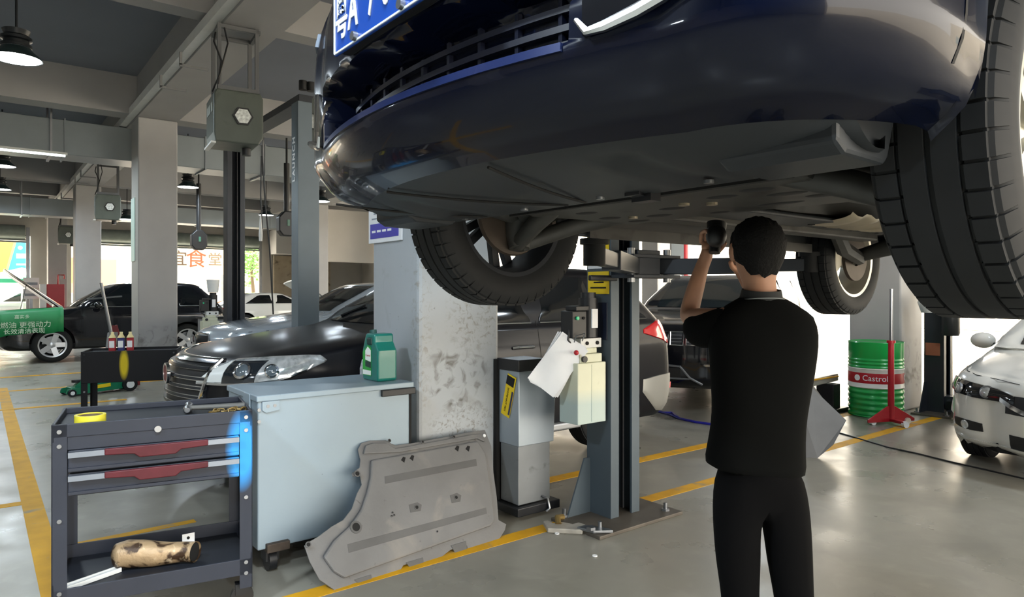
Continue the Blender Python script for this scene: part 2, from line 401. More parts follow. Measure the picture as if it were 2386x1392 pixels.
# ------------------------------------------------------------------ car shells: stacked plan outlines, patches laid on them
def pchip(x, y, xi):
    x = np.array(x, float); y = np.array(y, float); h = np.diff(x); dl = np.diff(y) / h; n = len(x); d = np.zeros(n)
    for k in range(1, n - 1):
        if dl[k - 1] * dl[k] > 0:
            w1 = 2 * h[k] + h[k - 1]; w2 = h[k] + 2 * h[k - 1]; d[k] = (w1 + w2) / (w1 / dl[k - 1] + w2 / dl[k])
    d[0] = dl[0]; d[-1] = dl[-1]
    i = int(np.clip(np.searchsorted(x, xi) - 1, 0, n - 2)); t = (xi - x[i]) / h[i]
    return float((2*t**3 - 3*t**2 + 1) * y[i] + (t**3 - 2*t**2 + t) * h[i] * d[i] + (-2*t**3 + 3*t**2) * y[i+1] + (t**3 - t**2) * h[i] * d[i+1])
class Car:
    # level: z, xf, xr, hw, rx, ry (front corner), qx, qy (rear corner), bow
    def __init__(s, name, label, loc, rot, lv, paint, nF=10, nC=9, nS=64, cat='car', zo=0.0):
        s.root = thing(name, label, cat, loc, rot); s.lv = lv; s.nF, s.nC, s.nS = nF, nC, nS; s.paint = paint; s.cache = {}; s.disp = None
        s.J = [0, nF, nF + nC, nF + nC + nS, nF + 2 * nC + nS, 2 * nF + 2 * nC + nS]; s.nH = s.J[-1] + 1
    def half(s, z):
        k = round(z, 4)
        if k in s.cache: return s.cache[k]
        zs = [l[0] for l in s.lv]; g = [pchip(zs, [l[i] for l in s.lv], z) for i in range(1, 9)]
        xf, xr, hw, rx, ry, qx, qy, bow = g; P = []
        for i in range(s.nF + 1):
            y = (hw - ry) * i / s.nF; P.append((xf + bow * (i / s.nF) ** 2, y))
        for i in range(1, s.nC + 1):
            a = PI / 2 * i / s.nC; P.append((xf + bow + rx * (1 - math.cos(a)), hw - ry + ry * math.sin(a)))
        x0 = xf + bow + rx; x1 = xr - qx - .05
        for i in range(1, s.nS + 1):
            t = i / s.nS; P.append((x0 + (x1 - x0) * t, hw - .012 * (2 * t - 1) ** 2 + .012 * (1 if i == s.nS else 1) - .0))
        # smooth the shoulder join
        for i in range(1, s.nC + 1):
            a = PI / 2 * i / s.nC; P.append((x1 + qx * math.sin(a), hw - qy + qy * math.cos(a)))
        for i in range(1, s.nF + 1):
            t = i / s.nF; P.append((xr - .05 * (1 - t) ** 2 if False else xr - .05 + .05 * (1 - (1 - t) ** 2), (hw - qy) * (1 - t)))
        if s.disp: P = [s.disp(i, x, y, z) for i, (x, y) in enumerate(P)]
        s.cache[k] = P; return P
    def at(s, z, j, side=1):
        P = s.half(z); j = min(max(j, 0), s.nH - 1.001); i = int(j); t = j - i
        return V(P[i][0] * (1 - t) + P[i + 1][0] * t, side * (P[i][1] * (1 - t) + P[i + 1][1] * t), z)
    def nrm(s, z, j, side=1):
        a = s.at(z, j + .3, side) - s.at(z, j - .3, side); b = s.at(z + .012, j, side) - s.at(z - .012, j, side)
        n = a.cross(b).normalized()
        n = n if side < 0 else n
        c = s.at(z, j, side) - V((s.lv[0][1] + s.lv[0][2]) / 2, 0, z - .3)
        return n if n.dot(c) > 0 else -n
    def jx(s, x, z):
        P = s.half(z); a, b = s.J[1], s.J[4]
        for i in range(a, b):
            if P[i][0] <= x <= P[i + 1][0]: return i + (x - P[i][0]) / max(1e-6, P[i + 1][0] - P[i][0])
        return a if x < P[a][0] else b
    def jy(s, y, z, rear=False):
        P = s.half(z); r = range(s.J[3], s.nH - 1) if rear else range(0, s.J[2])
        for i in r:
            lo, hi = sorted((P[i][1], P[i + 1][1]))
            if lo <= y <= hi and hi > lo: return i + abs(y - P[i][1]) / (hi - lo)
        return s.J[3] if rear else s.J[2]
    def body(s, zs, arches=(), name='body', roof=True, mat_=None):
        rows = []
        for z in zs:
            h = s.half(z); rows.append([V(x, y, z) for x, y in h] + [V(x, -y, z) for x, y in h[-2:0:-1]])
        mb = MB().grid(rows, False, True); n = len(rows[0])
        vs = [V(*p) for p in mb.v]; fs = mb.f
        if roof: fs = fs + [tuple(range(len(vs) - n, len(vs)))]
        for (ax, az, R) in arches:
            keep = []
            ins = [((p.x - ax) ** 2 + (p.z - az) ** 2 < R * R and abs(p.y) > .45) for p in vs]
            for f in fs:
                k = sum(ins[i] for i in f)
                if k < len(f): keep.append(f)
            for i, p in enumerate(vs):
                if ins[i]:
                    d = V(p.x - ax, 0, p.z - az); d = d.normalized() * R if d.length > .01 else V(0, 0, R)
                    vs[i] = V(ax + d.x, p.y, az + d.z)
            fs = keep
        o = MB(); o.v = [tuple(p) for p in vs]; o.f = list(fs)
        return o.build(name, mat_ or s.paint, s.root, ang=50)
    def patch(s, name, m, js, zlo, zhi, off=.006, nz=4, side=1, parent=None, jfix=None, skirt=True, smooth=True):
        """js: list of j (or x when jfix='x', y when jfix='y'/'r'); zlo/zhi per column"""
        rows = []
        for c, jj in enumerate(js):
            row = []
            for k in range(nz + 1):
                z = zlo[c] + (zhi[c] - zlo[c]) * k / nz
                j = jj if jfix is None else (s.jx(jj, z) if jfix == 'x' else s.jy(abs(jj), z, jfix == 'r'))
                sd = side if jfix != 'y' and jfix != 'r' else (1 if jj >= 0 else -1)
                row.append(s.at(z, j, sd) + s.nrm(z, j, sd) * off)
            rows.append(row)
        mb = MB().grid(rows)
        if skirt:
            loop = [rows[0][k] for k in range(nz + 1)] + [rows[c][nz] for c in range(1, len(rows))] + [rows[-1][k] for k in range(nz - 1, -1, -1)] + [rows[c][0] for c in range(len(rows) - 2, 0, -1)]
            ctr = sum((r[nz // 2] for r in rows), V(0, 0, 0)) / len(rows)
            inn = []
            ref = V((s.lv[0][1] + s.lv[0][2]) / 2, 0, ctr.z)
            for p in loop: inn.append(p + (V(ref.x, 0, p.z) - p).normalized() * (off + .012))
            mb.grid([loop, inn], False, True)
        return mb.build(name, m, parent or s.root, smooth=smooth, ang=50)
# ------------------------------------------------------------------ wheels
def tyre_mesh(R, w, rr, nb=0, m=m_rubber):
    g = .008
    hw = w / 2
    prof = [(rr, -hw * .86), (rr + .02, -hw * .95), ((rr + R) / 2, -hw * 1.02), (R - .035, -hw * .98), (R - .012, -hw * .86)]
    ribs = [(-.80, -.46), (-.40, -.10), (-.04, .04), (.10, .40), (.46, .80)] if False else [(-.78, -.47), (-.40, -.05), (.05, .40), (.47, .78)]
    idx = set()
    for (a, b) in ribs:
        prof += [(R - g, a * hw - .001)] ; prof += [(R - .001, a * hw), (R - .001, b * hw)]; idx |= {len(prof) - 1, len(prof) - 2}; prof += [(R - g, b * hw + .001)]
    prof += [(R - .012, hw * .86), (R - .035, hw * .98), ((rr + R) / 2, hw * 1.02), (rr + .02, hw * .95), (rr, hw * .86)]
    if nb:
        angs = []
        for k in range(nb):
            d = 2 * PI / nb; angs += [d * k, d * (k + .45), d * (k + .86), d * (k + .875), d * (k + .985)]
        sh = {4, 5, 6, 7, 8, 17, 18, 19, 20, 21}
        fn = lambda k, j, r: r - (.006 if (k % 5 in (3, 4) and j in sh) else 0)
        return MB().lathe(prof, ax=(0, 1, 0), angs=angs, fn=fn)
    return MB().lathe(prof, ax=(0, 1, 0), n=56)
def rim_mesh(rr, w, spokes=5, sw=.05, twin=True, side=1, dish=.02):
    """outer face towards +y*side"""
    hw = w / 2; mb = MB()
    mb.lathe([(rr + .004, -hw * .88), (rr - .012, -hw * .84), (rr - .03, -hw * .4), (rr - .035, hw * .5), (rr - .02, hw * .86), (rr + .006, hw * .9), (rr + .006, hw * .84)], ax=(0, side, 0), n=56)
    mb.lathe([(0, hw * .62), (.05, hw * .62), (.075, hw * .5), (.08, hw * .2), (0.0, hw * .2)], ax=(0, side, 0), n=28)
    for k in range(spokes):
        for q in ((-1, 1) if twin else (0,)):
            a = 2 * PI * k / spokes + q * .16; a0 = 2 * PI * k / spokes + q * .30
            e0 = V(math.cos(a0), 0, math.sin(a0)); e1 = V(math.cos(a), 0, math.sin(a))
            p0 = e0 * .055 + V(0, side * (hw * .5), 0); p1 = e1 * (rr - .022) + V(0, side * (hw * .80 - dish), 0)
            mb.bar(p0, p1, sw * (.62 if twin else 1), .03, up=(0, side, 0))
    return mb
def add_wheel(car, x, y, z, R, w, rr, side, m_rim=m_alloy, spokes=5, sw=.05, twin=True, nb=0, cache={}):
    k = (R, w, rr, side, spokes, sw, twin, nb, m_rim.name)
    if k in cache:
        o = cache[k].copy(); COL.objects.link(o); o.parent = car.root; o.location = (x, y, z)
        for ch in cache[k].children: part_copy(ch, o)
        return o
    o = tyre_mesh(R, w, rr, nb).build('tyre', m_rubber, car.root, ang=30); o.location = (x, y, z)
    rim_mesh(rr, w, spokes, sw, twin, side).build('rim', m_rim, o, ang=40)
    cd = MB().lathe([(0, -.01), (rr * .72, -.01), (rr * .72, .012), (0, .012)], ax=(0, side, 0), n=36).build('brake_disc', m_steel, o)
    cache[k] = o
    return o
def arch_liner(car, x, z, R, side, y0, y1):
    ang = [PI * (i / 20) for i in range(21)]
    a = [V(x + math.cos(t) * R, side * y1, z + math.sin(t) * R) for t in ang]; b = [V(x + math.cos(t) * R, side * y0, z + math.sin(t) * R) for t in ang]
    mb = MB().grid([a, b]); mb.add([p for p in b], [tuple(range(len(b)))])
    return mb.build('wheel_arch', m_dark, car.root)
def mirror(car, x, z, side, hw, m):
    o = MB().sphere((x, side * (hw + .14), z), .11, sc=(.75, 1, .72)).build('mirror', m, car.root)
    MB().bar((x - .02, side * (hw - .06), z - .06), (x, side * (hw + .08), z - .03), .05, .04).build('mirror_arm', m_black, o)
    return o
# ------------------------------------------------------------------ the raised navy car
ZG = 1.50; LU, LV = .68, 1.31
m_navy = mat('navy_paint', '#040818', .22, 0, coat=.35, spec=.08)
m_tray = mat('underbody_plastic', '#22262a', .5, var=.12, vs=3.0, spots=[('#393a38', 4.0, .58, .8)], spec=.3)
m_under = mat('underbody_metal', '#363634', .55, .3, var=.2, vs=5.0, spots=[('#1e1d1c', 7.0, .55, .7)])
m_cast = mat('cast_iron', '#424240', .55, .4, var=.2, vs=9)
m_brake = mat('rusty_brake', '#433b34', .6, .4, var=.2, vs=9)
m_heat = mat('heat_shield', '#b3a892', .35, .8, var=.1, vs=8)
LC = Car('raised_car', 'dark navy car raised overhead on the lift, seen from below its nose', (LU, LV, ZG), 0, [
    (.235, .13, 4.48, .85, .34, .26, .2, .2, .12), (.262, .07, 4.54, .905, .35, .28, .2, .2, .12), (.30, .03, 4.57, .925, .36, .30, .2, .2, .12),
    (.36, .0, 4.60, .937, .36, .30, .2, .2, .12), (.55, .0, 4.6, .942, .36, .30, .2, .2, .12), (.70, .01, 4.6, .944, .36, .30, .2, .2, .12),
    (.82, .04, 4.6, .942, .37, .31, .2, .2, .12), (.92, .11, 4.6, .935, .40, .34, .2, .2, .12), (.98, .25, 4.6, .925, .45, .36, .2, .2, .12),
    (1.03, .52, 4.58, .91, .5, .36, .2, .2, .1), (1.09, .95, 4.55, .89, .4, .3, .2, .2, .1), (1.13, 1.25, 4.52, .87, .3, .25, .2, .2, .1),
    (1.40, 1.70, 4.40, .76, .25, .2, .2, .2, .1), (1.60, 2.06, 4.2, .66, .25, .2, .2, .2, .1), (1.655, 2.4, 3.8, .55, .25, .2, .2, .2, .08), (1.67, 2.8, 3.4, .4, .2, .2, .2, .2, .05)], m_navy, nF=22, nC=12, nS=72)
def ldisp(i, x, y, z):
    if i <= LC.J[1] + 2 and y < .50:
        ez = min(1, max(0, (z - .372) / .012)) * min(1, max(0, (.50 + 0.03 * (y / .48) - z) / .02)); ey = min(1, max(0, (.475 - y + (z - .37) * .3) / .03))
        x += .10 * ez * ey
    return (x, y)
LC.disp = ldisp
lz = [.235, .248, .262, .28, .30, .32, .34, .352, .36, .368, .374, .380, .386] + [.40 + .0125 * i for i in range(12)] + [.56 + .03 * i for i in range(16)] + [1.04, 1.06, 1.09, 1.11, 1.13, 1.2, 1.3, 1.4, 1.5, 1.6, 1.63, 1.655, 1.67]
LC.body(lz, [(.92, .37, .415), (3.58, .33, .40)])
R_ = LC.root
# grille bars inside the lower intake, lip, fog housings
m_intake = mat('intake_black', '#0c1226', .35)
for z in (.405, .435, .468):
    MB().grid([[V(.085 + .12 * (y / .64) ** 2, y, z + dz) for dz in (-.006, .006)] for y in np.linspace(-.45, .45, 25)]).grid([[V(.115 + .12 * (y / .64) ** 2, y, z + dz) for dz in (-.006, .006)] for y in np.linspace(-.45, .45, 25)]).grid([[V(.085 + q + .12 * (y / .64) ** 2, y, z - .006) for q in (0, .03)] for y in np.linspace(-.45, .45, 25)]).build('grille_bar', m_intake, R_)
for y in np.linspace(-.40, .40, 9):
    MB().bar((.105 + .12 * (y / .64) ** 2, y, .385), (.105 + .12 * (y / .64) ** 2, y, .49), .01, .03).build('grille_post', m_intake, R_, smooth=False)
LC.patch('lip_highlight', mat('lip_highlight_blue', '#1a2448', .15, .3), list(np.linspace(-.48, .48, 25)), [.360] * 25, [.371] * 25, .005, 1, jfix='y')  # intake lip in lighter blue, its highlight put into the colour
for sd in (1, -1):
    ys = [.52, .56, .61, .67, .74, .82]
    zl = [.375, .383, .395, .41, .43, .455]; zh = [.50, .525, .545, .56, .565, .56]
    LC.patch('fog_housing', mat('gloss_black', '#0b0c10', .1, coat=1), [sd * y for y in ys], zl, zh, .006, 5, jfix='y')
    pts = []
    for y, z in zip([.512, .53, .56, .61, .67, .74, .82, .835], [.40, .377, .379, .391, .406, .426, .452, .49]):
        j = LC.jy(y, z); pts.append(LC.at(z, j, sd) + LC.nrm(z, j, sd) * .012)
    MB().tube(pts, [.004, .007, .009, .011, .011, .009, .006, .003], 8).build('fog_trim', m_chrome, R_)
    # bumper-to-fender seam, headlamp and fender crease
    LC.patch('headlamp', mat('headlamp_glass', '#8c97a6', .08, .3, coat=1), [LC.J[1] + q for q in (2, 4, 6, 8, 10, 11.5)], [.72, .72, .725, .735, .75, .76], [.76, .80, .83, .85, .86, .84], .008, 4, side=sd)
    LC.patch('panel_seam', m_dark, [.43, .436], [.30, .30], [.70, .70], .001, 12, side=sd, jfix='x', skirt=False)
    LC.patch('panel_seam', m_dark, [LC.J[1] + q for q in (3, 5, 7, 9, 11)], [.655, .66, .667, .673, .678], [.660, .665, .672, .678, .683], .001, 1, side=sd, skirt=False)
# licence plate (reads only as far as the frame shows it)
pl = B((-.003, -.22, .512), (.004, .22, .652)).build('licence_plate', mat('plate_blue', '#0f3f94', .35), R_, smooth=False, bevel=.002)
pl.location = (-.028, -.03, 0)
m_ptxt = mat('plate_white', '#d3dde2', .45)
pb = MB()
for a, b in (((-.216, .516), (.216, .516)), ((-.216, .648), (.216, .648)), ((-.216, .516), (-.216, .648)), ((.216, .516), (.216, .648))): pb.bar((-.004, a[0], a[1]), (-.004, b[0], b[1]), .003, .004)
pb.build('plate_border', m_ptxt, pl, smooth=False)
for s_, y, w in (('粤', .178, .045), ('A', .118, .045), ('7', .03, .045), ('0', -.035, .045)):
    text('plate_character', s_, .115, m_ptxt, pl, (-.0045, y, .585), (0, -1, 0), (0, 0, 1), .001, bold=.002, sx=.62 if s_ != '粤' else .55)
MB().cyl((-.002, .104, .524), (-.014, .104, .524), .010, n=14).build('plate_screw', m_steel, pl); MB().cyl((-.002, -.104, .524), (-.014, -.104, .524), .010, n=14).build('plate_screw', m_steel, pl)
B((-.001, -.215, .518), (.03, .215, .645)).build('plate_holder', m_black, R_, smooth=False, bevel=.004).location = (-.022, -.03, 0)
# front undertray: follows the bumper lip, sinks slightly, lip at its rear edge
rows = []
for i in range(41):
    y = -.80 + 1.6 * i / 40; P = LC.half(.237); j = LC.jy(min(abs(y), .83), .237); fx = LC.at(.237, j).x + .012
    bx = .575 if abs(y) < .72 else .575 - (abs(y) - .72) / .08 * .10
    row = [V(fx - .02, y, .245)]
    for k in range(9):
        t = k / 8; x = fx + (bx - fx) * t
        z = .238 - .036 * (1 - (1 - t) ** 2) + .010 * math.sin(t * PI) * math.cos(y * 5.5) + (.012 if abs(abs(y) - .42) < .035 and .2 < t < .9 else 0)
        row.append(V(x, y, z))
    row += [V(bx + .012, y, .203), V(bx + .014, y, .225)]
    rows.append(row)
MB().grid(rows).build('undertray', m_tray, R_, ang=60)
for (a, b) in (((.16, .30), (.57, .05)), ((.16, .62), (.57, .42)), ((.16, -.15), (.565, -.02))):
    n = 8; MB().tube([V(a[0] + (b[0] - a[0]) * k / n, a[1] + (b[1] - a[1]) * k / n, .238 - .036 * (1 - (1 - (a[0] + (b[0] - a[0]) * k / n - .1) / .47) ** 2)) for k in range(n + 1)], .0035, 6).build('tray_seam', m_dark, R_)
for y in (-.66, -.42, -.1, .2, .5, .7):
    MB().cyl((.54, y, .199), (.54, y, .206), .011, n=12).build('tray_bolt', m_steel, R_)
tb = MB().prism([(0, 0), (.045, 0), (.055, .08), (.035, .09)], (.53, -.235, .196), (0, 1, 0), (1, 0, 0), -.012); tb.box((.565, -.24, .185), (.60, -.18, .21)); tb.build('tow_bracket', m_blackm, R_, smooth=False)
for sd in (1, -1):
    MB().prism([(.37, .27), (.37, .205), (.40, .188), (.535, .185), (.55, .20), (.575, .27)], (0, sd * .56, 0), (1, 0, 0), (0, 0, 1), -.22 if sd > 0 else .22).build('wheel_deflector', m_tray, R_, smooth=False, bevel=.008)
    o = arch_liner(LC, .92, .37, .412, sd, .52, .93)
    o = arch_liner(LC, 3.58, .33, .398, sd, .52, .93)
# black sheet for engine bay shade above the gap, sump and gearbox
B((.58, -.6, .50), (1.35, .6, .53)).build('engine_bay_shade', m_dark, R_, smooth=False)
MB().prism([(-.3, .48), (-.26, .27), (.1, .26), (.14, .48)], (.62, 0, 0), (0, 1, 0), (0, 0, 1), .34).build('sump', m_cast, R_, smooth=False, bevel=.02)
MB().prism([(.16, .5), (.18, .30), (.40, .31), (.43, .5)], (.66, 0, 0), (0, 1, 0), (0, 0, 1), .36).build('gearbox', m_cast, R_, smooth=False, bevel=.02)
MB().tube([(.66, -.55, .31), (.66, .55, .31)], .035, 10).build('radiator_support', m_blackm, R_)
# subframe plate with holes, plugs
sfp = [(.80, -.50), (.74, -.42), (.76, -.15), (.76, .15), (.74, .42), (.80, .50), (1.02, .47), (1.22, .52), (1.30, .46), (1.26, .2), (1.27, -.2), (1.30, -.46), (1.22, -.52), (1.02, -.47)]
MB().bar((.728, -.5, .265), (.728, .5, .265), .02, .09).build('gap_shade_bar', m_dark, R_, smooth=False)  # black bar painted for the shade in the gap before the subframe
sf = MB().prism(sfp, (0, 0, .225), (1, 0, 0), (0, 1, 0), .05).build('subframe', m_under, R_, smooth=False, bevel=.012)
hl = [(.86, -.33, .035, .05), (.9, -.2, .03, .05), (.98, -.34, .03, .06), (1.08, -.38, .03, .045), (1.15, -.22, .025, .08), (1.0, .05, .028, .05), (1.12, .2, .03, .055), (.88, .3, .03, .045), (1.05, .36, .035, .045), (1.2, .36, .025, .05), (1.2, .02, .02, .04)]
for (x, y, rx, ry) in hl:
    o = MB().lathe([(0, 0), (.8, 0), (1, .002)], n=20).build('access_hole', m_dark, sf)
    o.location = (x, y, .2235); o.scale = (rx, ry, 1)
for (x, y) in ((.93, -.05), (.98, -.11), (1.08, .28)): MB().cyl((x, y, .218), (x, y, .226), .016, n=16).build('plug', m_heat, sf)
# floor, tunnel, exhaust, rails and sills
fr = []
for i in range(33):
    y = -.80 + 1.6 * i / 32; tz = .30 + (.14 if abs(y) < .12 else (.07 if abs(y) < .17 else 0)) - (.02 if .40 < abs(y) < .50 else 0)
    fr.append([V(x, y, tz + .004 * math.sin(9 * x)) for x in np.linspace(1.24, 3.2, 20)] + [V(3.3, y, .36), V(4.4, y, .38)])
MB().grid(fr).build('floor_pan', m_under, R_, ang=45)
B((1.3, -.85, .52), (4.5, .85, .54)).build('floor_top', m_dark, R_, smooth=False)
MB().tube([(1.1, .06, .30), (1.3, .04, .36), (2.0, .02, .385), (2.9, .0, .37), (3.2, .15, .33), (3.45, .25, .31), (3.8, .25, .30)], .032, 12).build('exhaust_pipe', m_brake, R_)
MB().cyl((1.55, .03, .37), (2.0, .02, .385), .055, n=18).build('catalyst', m_brake, R_)
MB().sphere((4.15, .1, .30), .16, sc=(1.0, 2.6, .62)).build('muffler', m_under, R_)
hs = []
for i in range(9):
    a = PI * i / 8; hs.append([V(x, .23 + .13 * math.cos(a), .30 - .03 * math.sin(a) + .01 * math.sin(x * 40)) for x in np.linspace(2.25, 2.8, 14)])
MB().grid(hs).build('heat_shield', m_heat, R_)
for k, (x0, x1, y0, y1, z) in enumerate(((1.34, 2.35, .19, .40, .272), (1.34, 2.5, -.46, -.18, .270), (2.55, 3.2, -.5, -.1, .275), (2.5, 3.2, .2, .6, .285))):
    B((x0, y0, z), (x1, y1, z + .02)).build('floor_panel', m_tray, R_, smooth=False, bevel=.008)
    for q in range(3): MB().cyl((x0 + .08 + (x1 - x0 - .16) * q / 2, (y0 + y1) / 2, z - .004), (x0 + .08 + (x1 - x0 - .16) * q / 2, (y0 + y1) / 2, z), .016, n=12).build('panel_clip', m_dark, R_)
for sd in (1, -1):
    B((1.36, min(sd * .80, sd * .905), .212), (3.16, max(sd * .80, sd * .905), .335)).build('sill', mat('sill_black', '#1b1e20', .4, var=.1), R_, smooth=False, bevel=.02)
    MB().bar((1.3, sd * .45, .272), (3.2, sd * .47, .272), .10, .05).build('frame_rail', m_under, R_, smooth=False, bevel=.01)
    MB().bar((1.36, sd * .78, .222), (3.16, sd * .78, .222), .012, .05).build('jacking_flange', m_under, R_, smooth=False)
    # front suspension, hanging
    q = MB(); q.tube([(.84, sd * .40, .262), (.88, sd * .55, .215), (.92, sd * .71, .150)], [.035, .034, .030], 10).tube([(1.22, sd * .46, .262), (1.08, sd * .58, .215), (.94, sd * .71, .148)], [.04, .034, .030], 10)
    q.build('lower_arm', m_cast, R_)
    q = MB(); q.tube([(.92, sd * .70, .13), (.93, sd * .715, .20), (.92, sd * .69, .30), (.92, sd * .66, .42)], [.04, .055, .05, .035], 10).tube([(.80, sd * .70, .27), (.92, sd * .70, .265), (1.03, sd * .70, .27)], [.03, .05, .03], 10); q.build('knuckle', m_cast, R_)
    MB().tube([(.92, sd * .30, .32), (.92, sd * .45, .30), (.92, sd * .66, .265)], [.045, .022, .05], 10).build('drive_shaft', m_cast, R_)
    MB().tube([(1.12, sd * .35, .33), (1.06, sd * .68, .25)], .014, 8).build('tie_rod', m_cast, R_)
    MB().tube([(.92, sd * .66, .36), (.93, sd * .62, .75)], .034, 10).build('strut', m_blackm, R_)
    MB().lathe([(.05, -.01), (.155, -.012), (.16, 0), (.155, .012), (.05, .01)], (.92, sd * .745, .265), (0, 1, 0), 36, True).build('brake_disc', m_brake, R_)
    MB().tube([(1.06 + .02 * math.cos(a), sd * .735, .265 + .15 * math.sin(a)) for a in np.linspace(-.6, .6, 5)], .04, 8).build('brake_caliper', m_brake, R_)
    MB().tube([(1.0, sd * .62, .34), (1.12, sd * .5, .33), (1.2, sd * .2, .32), (1.2, 0, .32)], .013, 8).build('anti_roll_bar', m_blackm, R_)
    MB().tube([(3.1, sd * .60, .30), (3.3, sd * .66, .22), (3.58, sd * .70, .17)], [.04, .045, .04], 8).build('trailing_arm', m_cast, R_)
    MB().lathe([(.05, -.01), (.14, -.01), (.14, .01), (.05, .01)], (3.58, sd * .73, .176), (0, 1, 0), 28, True).build('brake_disc', m_brake, R_)
MB().tube([(3.58, -.70, .19), (3.55, -.4, .26), (3.55, .4, .26), (3.58, .70, .19)], [.04, .06, .06, .04], 10).build('rear_axle', m_cast, R_)
B((4.2, -.7, .30), (4.5, .7, .33)).build('rear_tray', m_tray, R_, smooth=False)
m_lrim = mat('rim_shaded', '#2b2e33', .45, .4)  # dark copy of the rim metal for the shaded front wheel
m_pale = mat('rim_lit', '#c6c2b6', .3, .6)  # pale copy of the same rims where light falls
for sd in (1, -1):
    for x, z in ((.92, .265), (3.58, .176)):
        t = tyre_mesh(.35, .222, .235, 46).build('tyre', m_rubber, R_, ang=30); t.location = (x, sd * .828, z)
        rim_mesh(.235, .222, 5, .05, True, sd).build('rim', m_lrim if (sd > 0 and x < 2) else m_pale, t, ang=40)
# windows so the shell reads as a car from anywhere
LC.patch('windscreen', m_glass, list(np.linspace(-.52, .52, 9)), [1.15] * 9, [1.58] * 9, .006, 6, jfix='y')
for sd in (1, -1):
    LC.patch('side_window', m_glass, [2.1, 2.3, 2.75], [1.16] * 3, [1.38, 1.5, 1.57], .006, 5, sd, jfix='x'); LC.patch('side_window', m_glass, [2.82, 3.3, 3.9], [1.16] * 3, [1.57, 1.56, 1.42], .006, 5, sd, jfix='x')
    mirror(LC, 1.75, 1.14, sd, .87, m_navy)

gc = LC.patch('fender_cover', mat('cover_edge_green', '#18a05a', .5), [LC.J[1] + 9, LC.J[2], LC.J[2] + 2, LC.J[2] + 6, LC.J[2] + 10], [.56, .54, .52, .80, .82], [1.0, 1.0, 1.0, 1.0, 1.0], .014, 8, 1, skirt=False)
gc.parent = None; gc.location = (LU, LV, ZG); gc.modifiers.new('thickness', 'SOLIDIFY').thickness = .004
tag(gc, 'green fender cover draped over the raised car on its far side', 'cover')
# ------------------------------------------------------------------ cars standing in the hall
def levels(L, hw, zb, zn, zc, xc, zr, xw, rear, xt, bow=.12, rx=.34, ry=.30, fx=.0):
    """zn nose top, zc/xc cowl, zr roof, xw windscreen top, rear [(z,xr)...] up to belt, xt roof rear"""
    rz = [r[0] for r in rear]; rr = [r[1] for r in rear]
    XR = lambda z: float(np.interp(z, rz, rr))
    o = [(zb, .15, XR(zb), hw - .07, rx, ry, .2, .2, bow), (zb + .05, .07, XR(zb + .05), hw - .03, rx, ry, .2, .2, bow), (zb + .13, .02, XR(zb + .13), hw - .01, rx, ry, .2, .2, bow),
         ((zb + zn) / 2, .0, XR((zb + zn) / 2), hw, rx, ry, .2, .2, bow), (zn - .10, .02 + fx, XR(zn - .1), hw, rx, ry, .2, .2, bow), (zn - .03, .06 + fx, XR(zn - .03), hw - .004, rx + .02, ry, .2, .2, bow)]
    for f in (0.08, .2, .35, .5, .65, .8, .92):
        z = zn + (zc - zn) * f; o.append((z, .10 + fx + (xc - .10 - fx) * f ** 1.5, XR(z), hw - .012 - .035 * f, rx * (1 - .3 * f) + .12 * math.sin(PI * f), ry, .2, .2, bow * (1 - .25 * f)))
    for f in (0, .25, .5, .75, .93):
        z = zc + (zr - .05 - zc) * f; o.append((z, xc + (xw - xc) * f, float(np.interp(f, [0, 1], [XR(zc), xt])) if len(rear) < 99 else 0, hw - .06 - .20 * f ** 1.3, .22, .18, .22, .2, .08))
    o.append((zr - .03, xw + .12, xt - .12, hw - .30, .22, .18, .2, .18, .07)); o.append((zr - .008, xw + .4, xt - .35, hw - .40, .2, .18, .2, .18, .05)); o.append((zr, xw + .75, xt - .7, hw - .52, .2, .15, .2, .15, .03))
    return o
def zlist(lv, dz=.03):
    zs = []; 
    for a, b in zip(lv[:-1], lv[1:]):
        n = max(1, int(round((b[0] - a[0]) / dz))); zs += [a[0] + (b[0] - a[0]) * k / n for k in range(n)]
    return zs + [lv[-1][0]]
def greenhouse(c, zc, zr, xc, xw, xt, pil, m=m_glass, trim=None, back=True):
    """pil: list of window x-spans at belt; top narrows with the pillars"""
    z0, z1 = zc + .03, zr - .10
    c.patch('windscreen', m, list(np.linspace(-.58, .58, 13)), [zc + .03 + .02 * 0] * 13, [z1 + .03] * 13, .006, 6, jfix='y')
    for sd in (1, -1):
        for (a, b, ta, tb) in pil:
            n = 9; xs = [a + (b - a) * k / n for k in range(n + 1)]
            # upper edge limited by the slanted pillars
            zt = [z0 + (z1 - z0) * max(.04, min(1, (x - a) / max(1e-3, ta - a) if x < ta else ((b - x) / max(1e-3, b - tb) if x > tb else 1))) for x in xs]
            c.patch('side_window', m, xs, [z0] * (n + 1), zt, .006, 5, sd, jfix='x')
            if trim: 
                pts = [c.at(z0 - .008, c.jx(x, z0 - .008), sd) + c.nrm(z0, c.jx(x, z0), sd) * .012 for x in xs]; MB().tube(pts, .007, 6).build('window_trim', trim, c.root)
    if back: c.patch('rear_window', m, list(np.linspace(-.5, .5, 7)), [zc + .06] * 7, [z1] * 7, .006, 5, jfix='r')
def seam(c, x, z0, z1, sd=-1): c.patch('door_seam', m_dark, [x, x + .006], [z0] * 2, [z1] * 2, .0015, 10, sd, jfix='x', skirt=False)
def handle(c, x, z, sd=-1, m=m_chrome):
    pts = [c.at(z, c.jx(x + d, z), sd) + c.nrm(z, c.jx(x + d, z), sd) * o for d, o in ((-.11, .004), (-.08, .04), (.08, .04), (.11, .004))]; MB().tube(pts, .013, 8).build('door_handle', m, c.root)
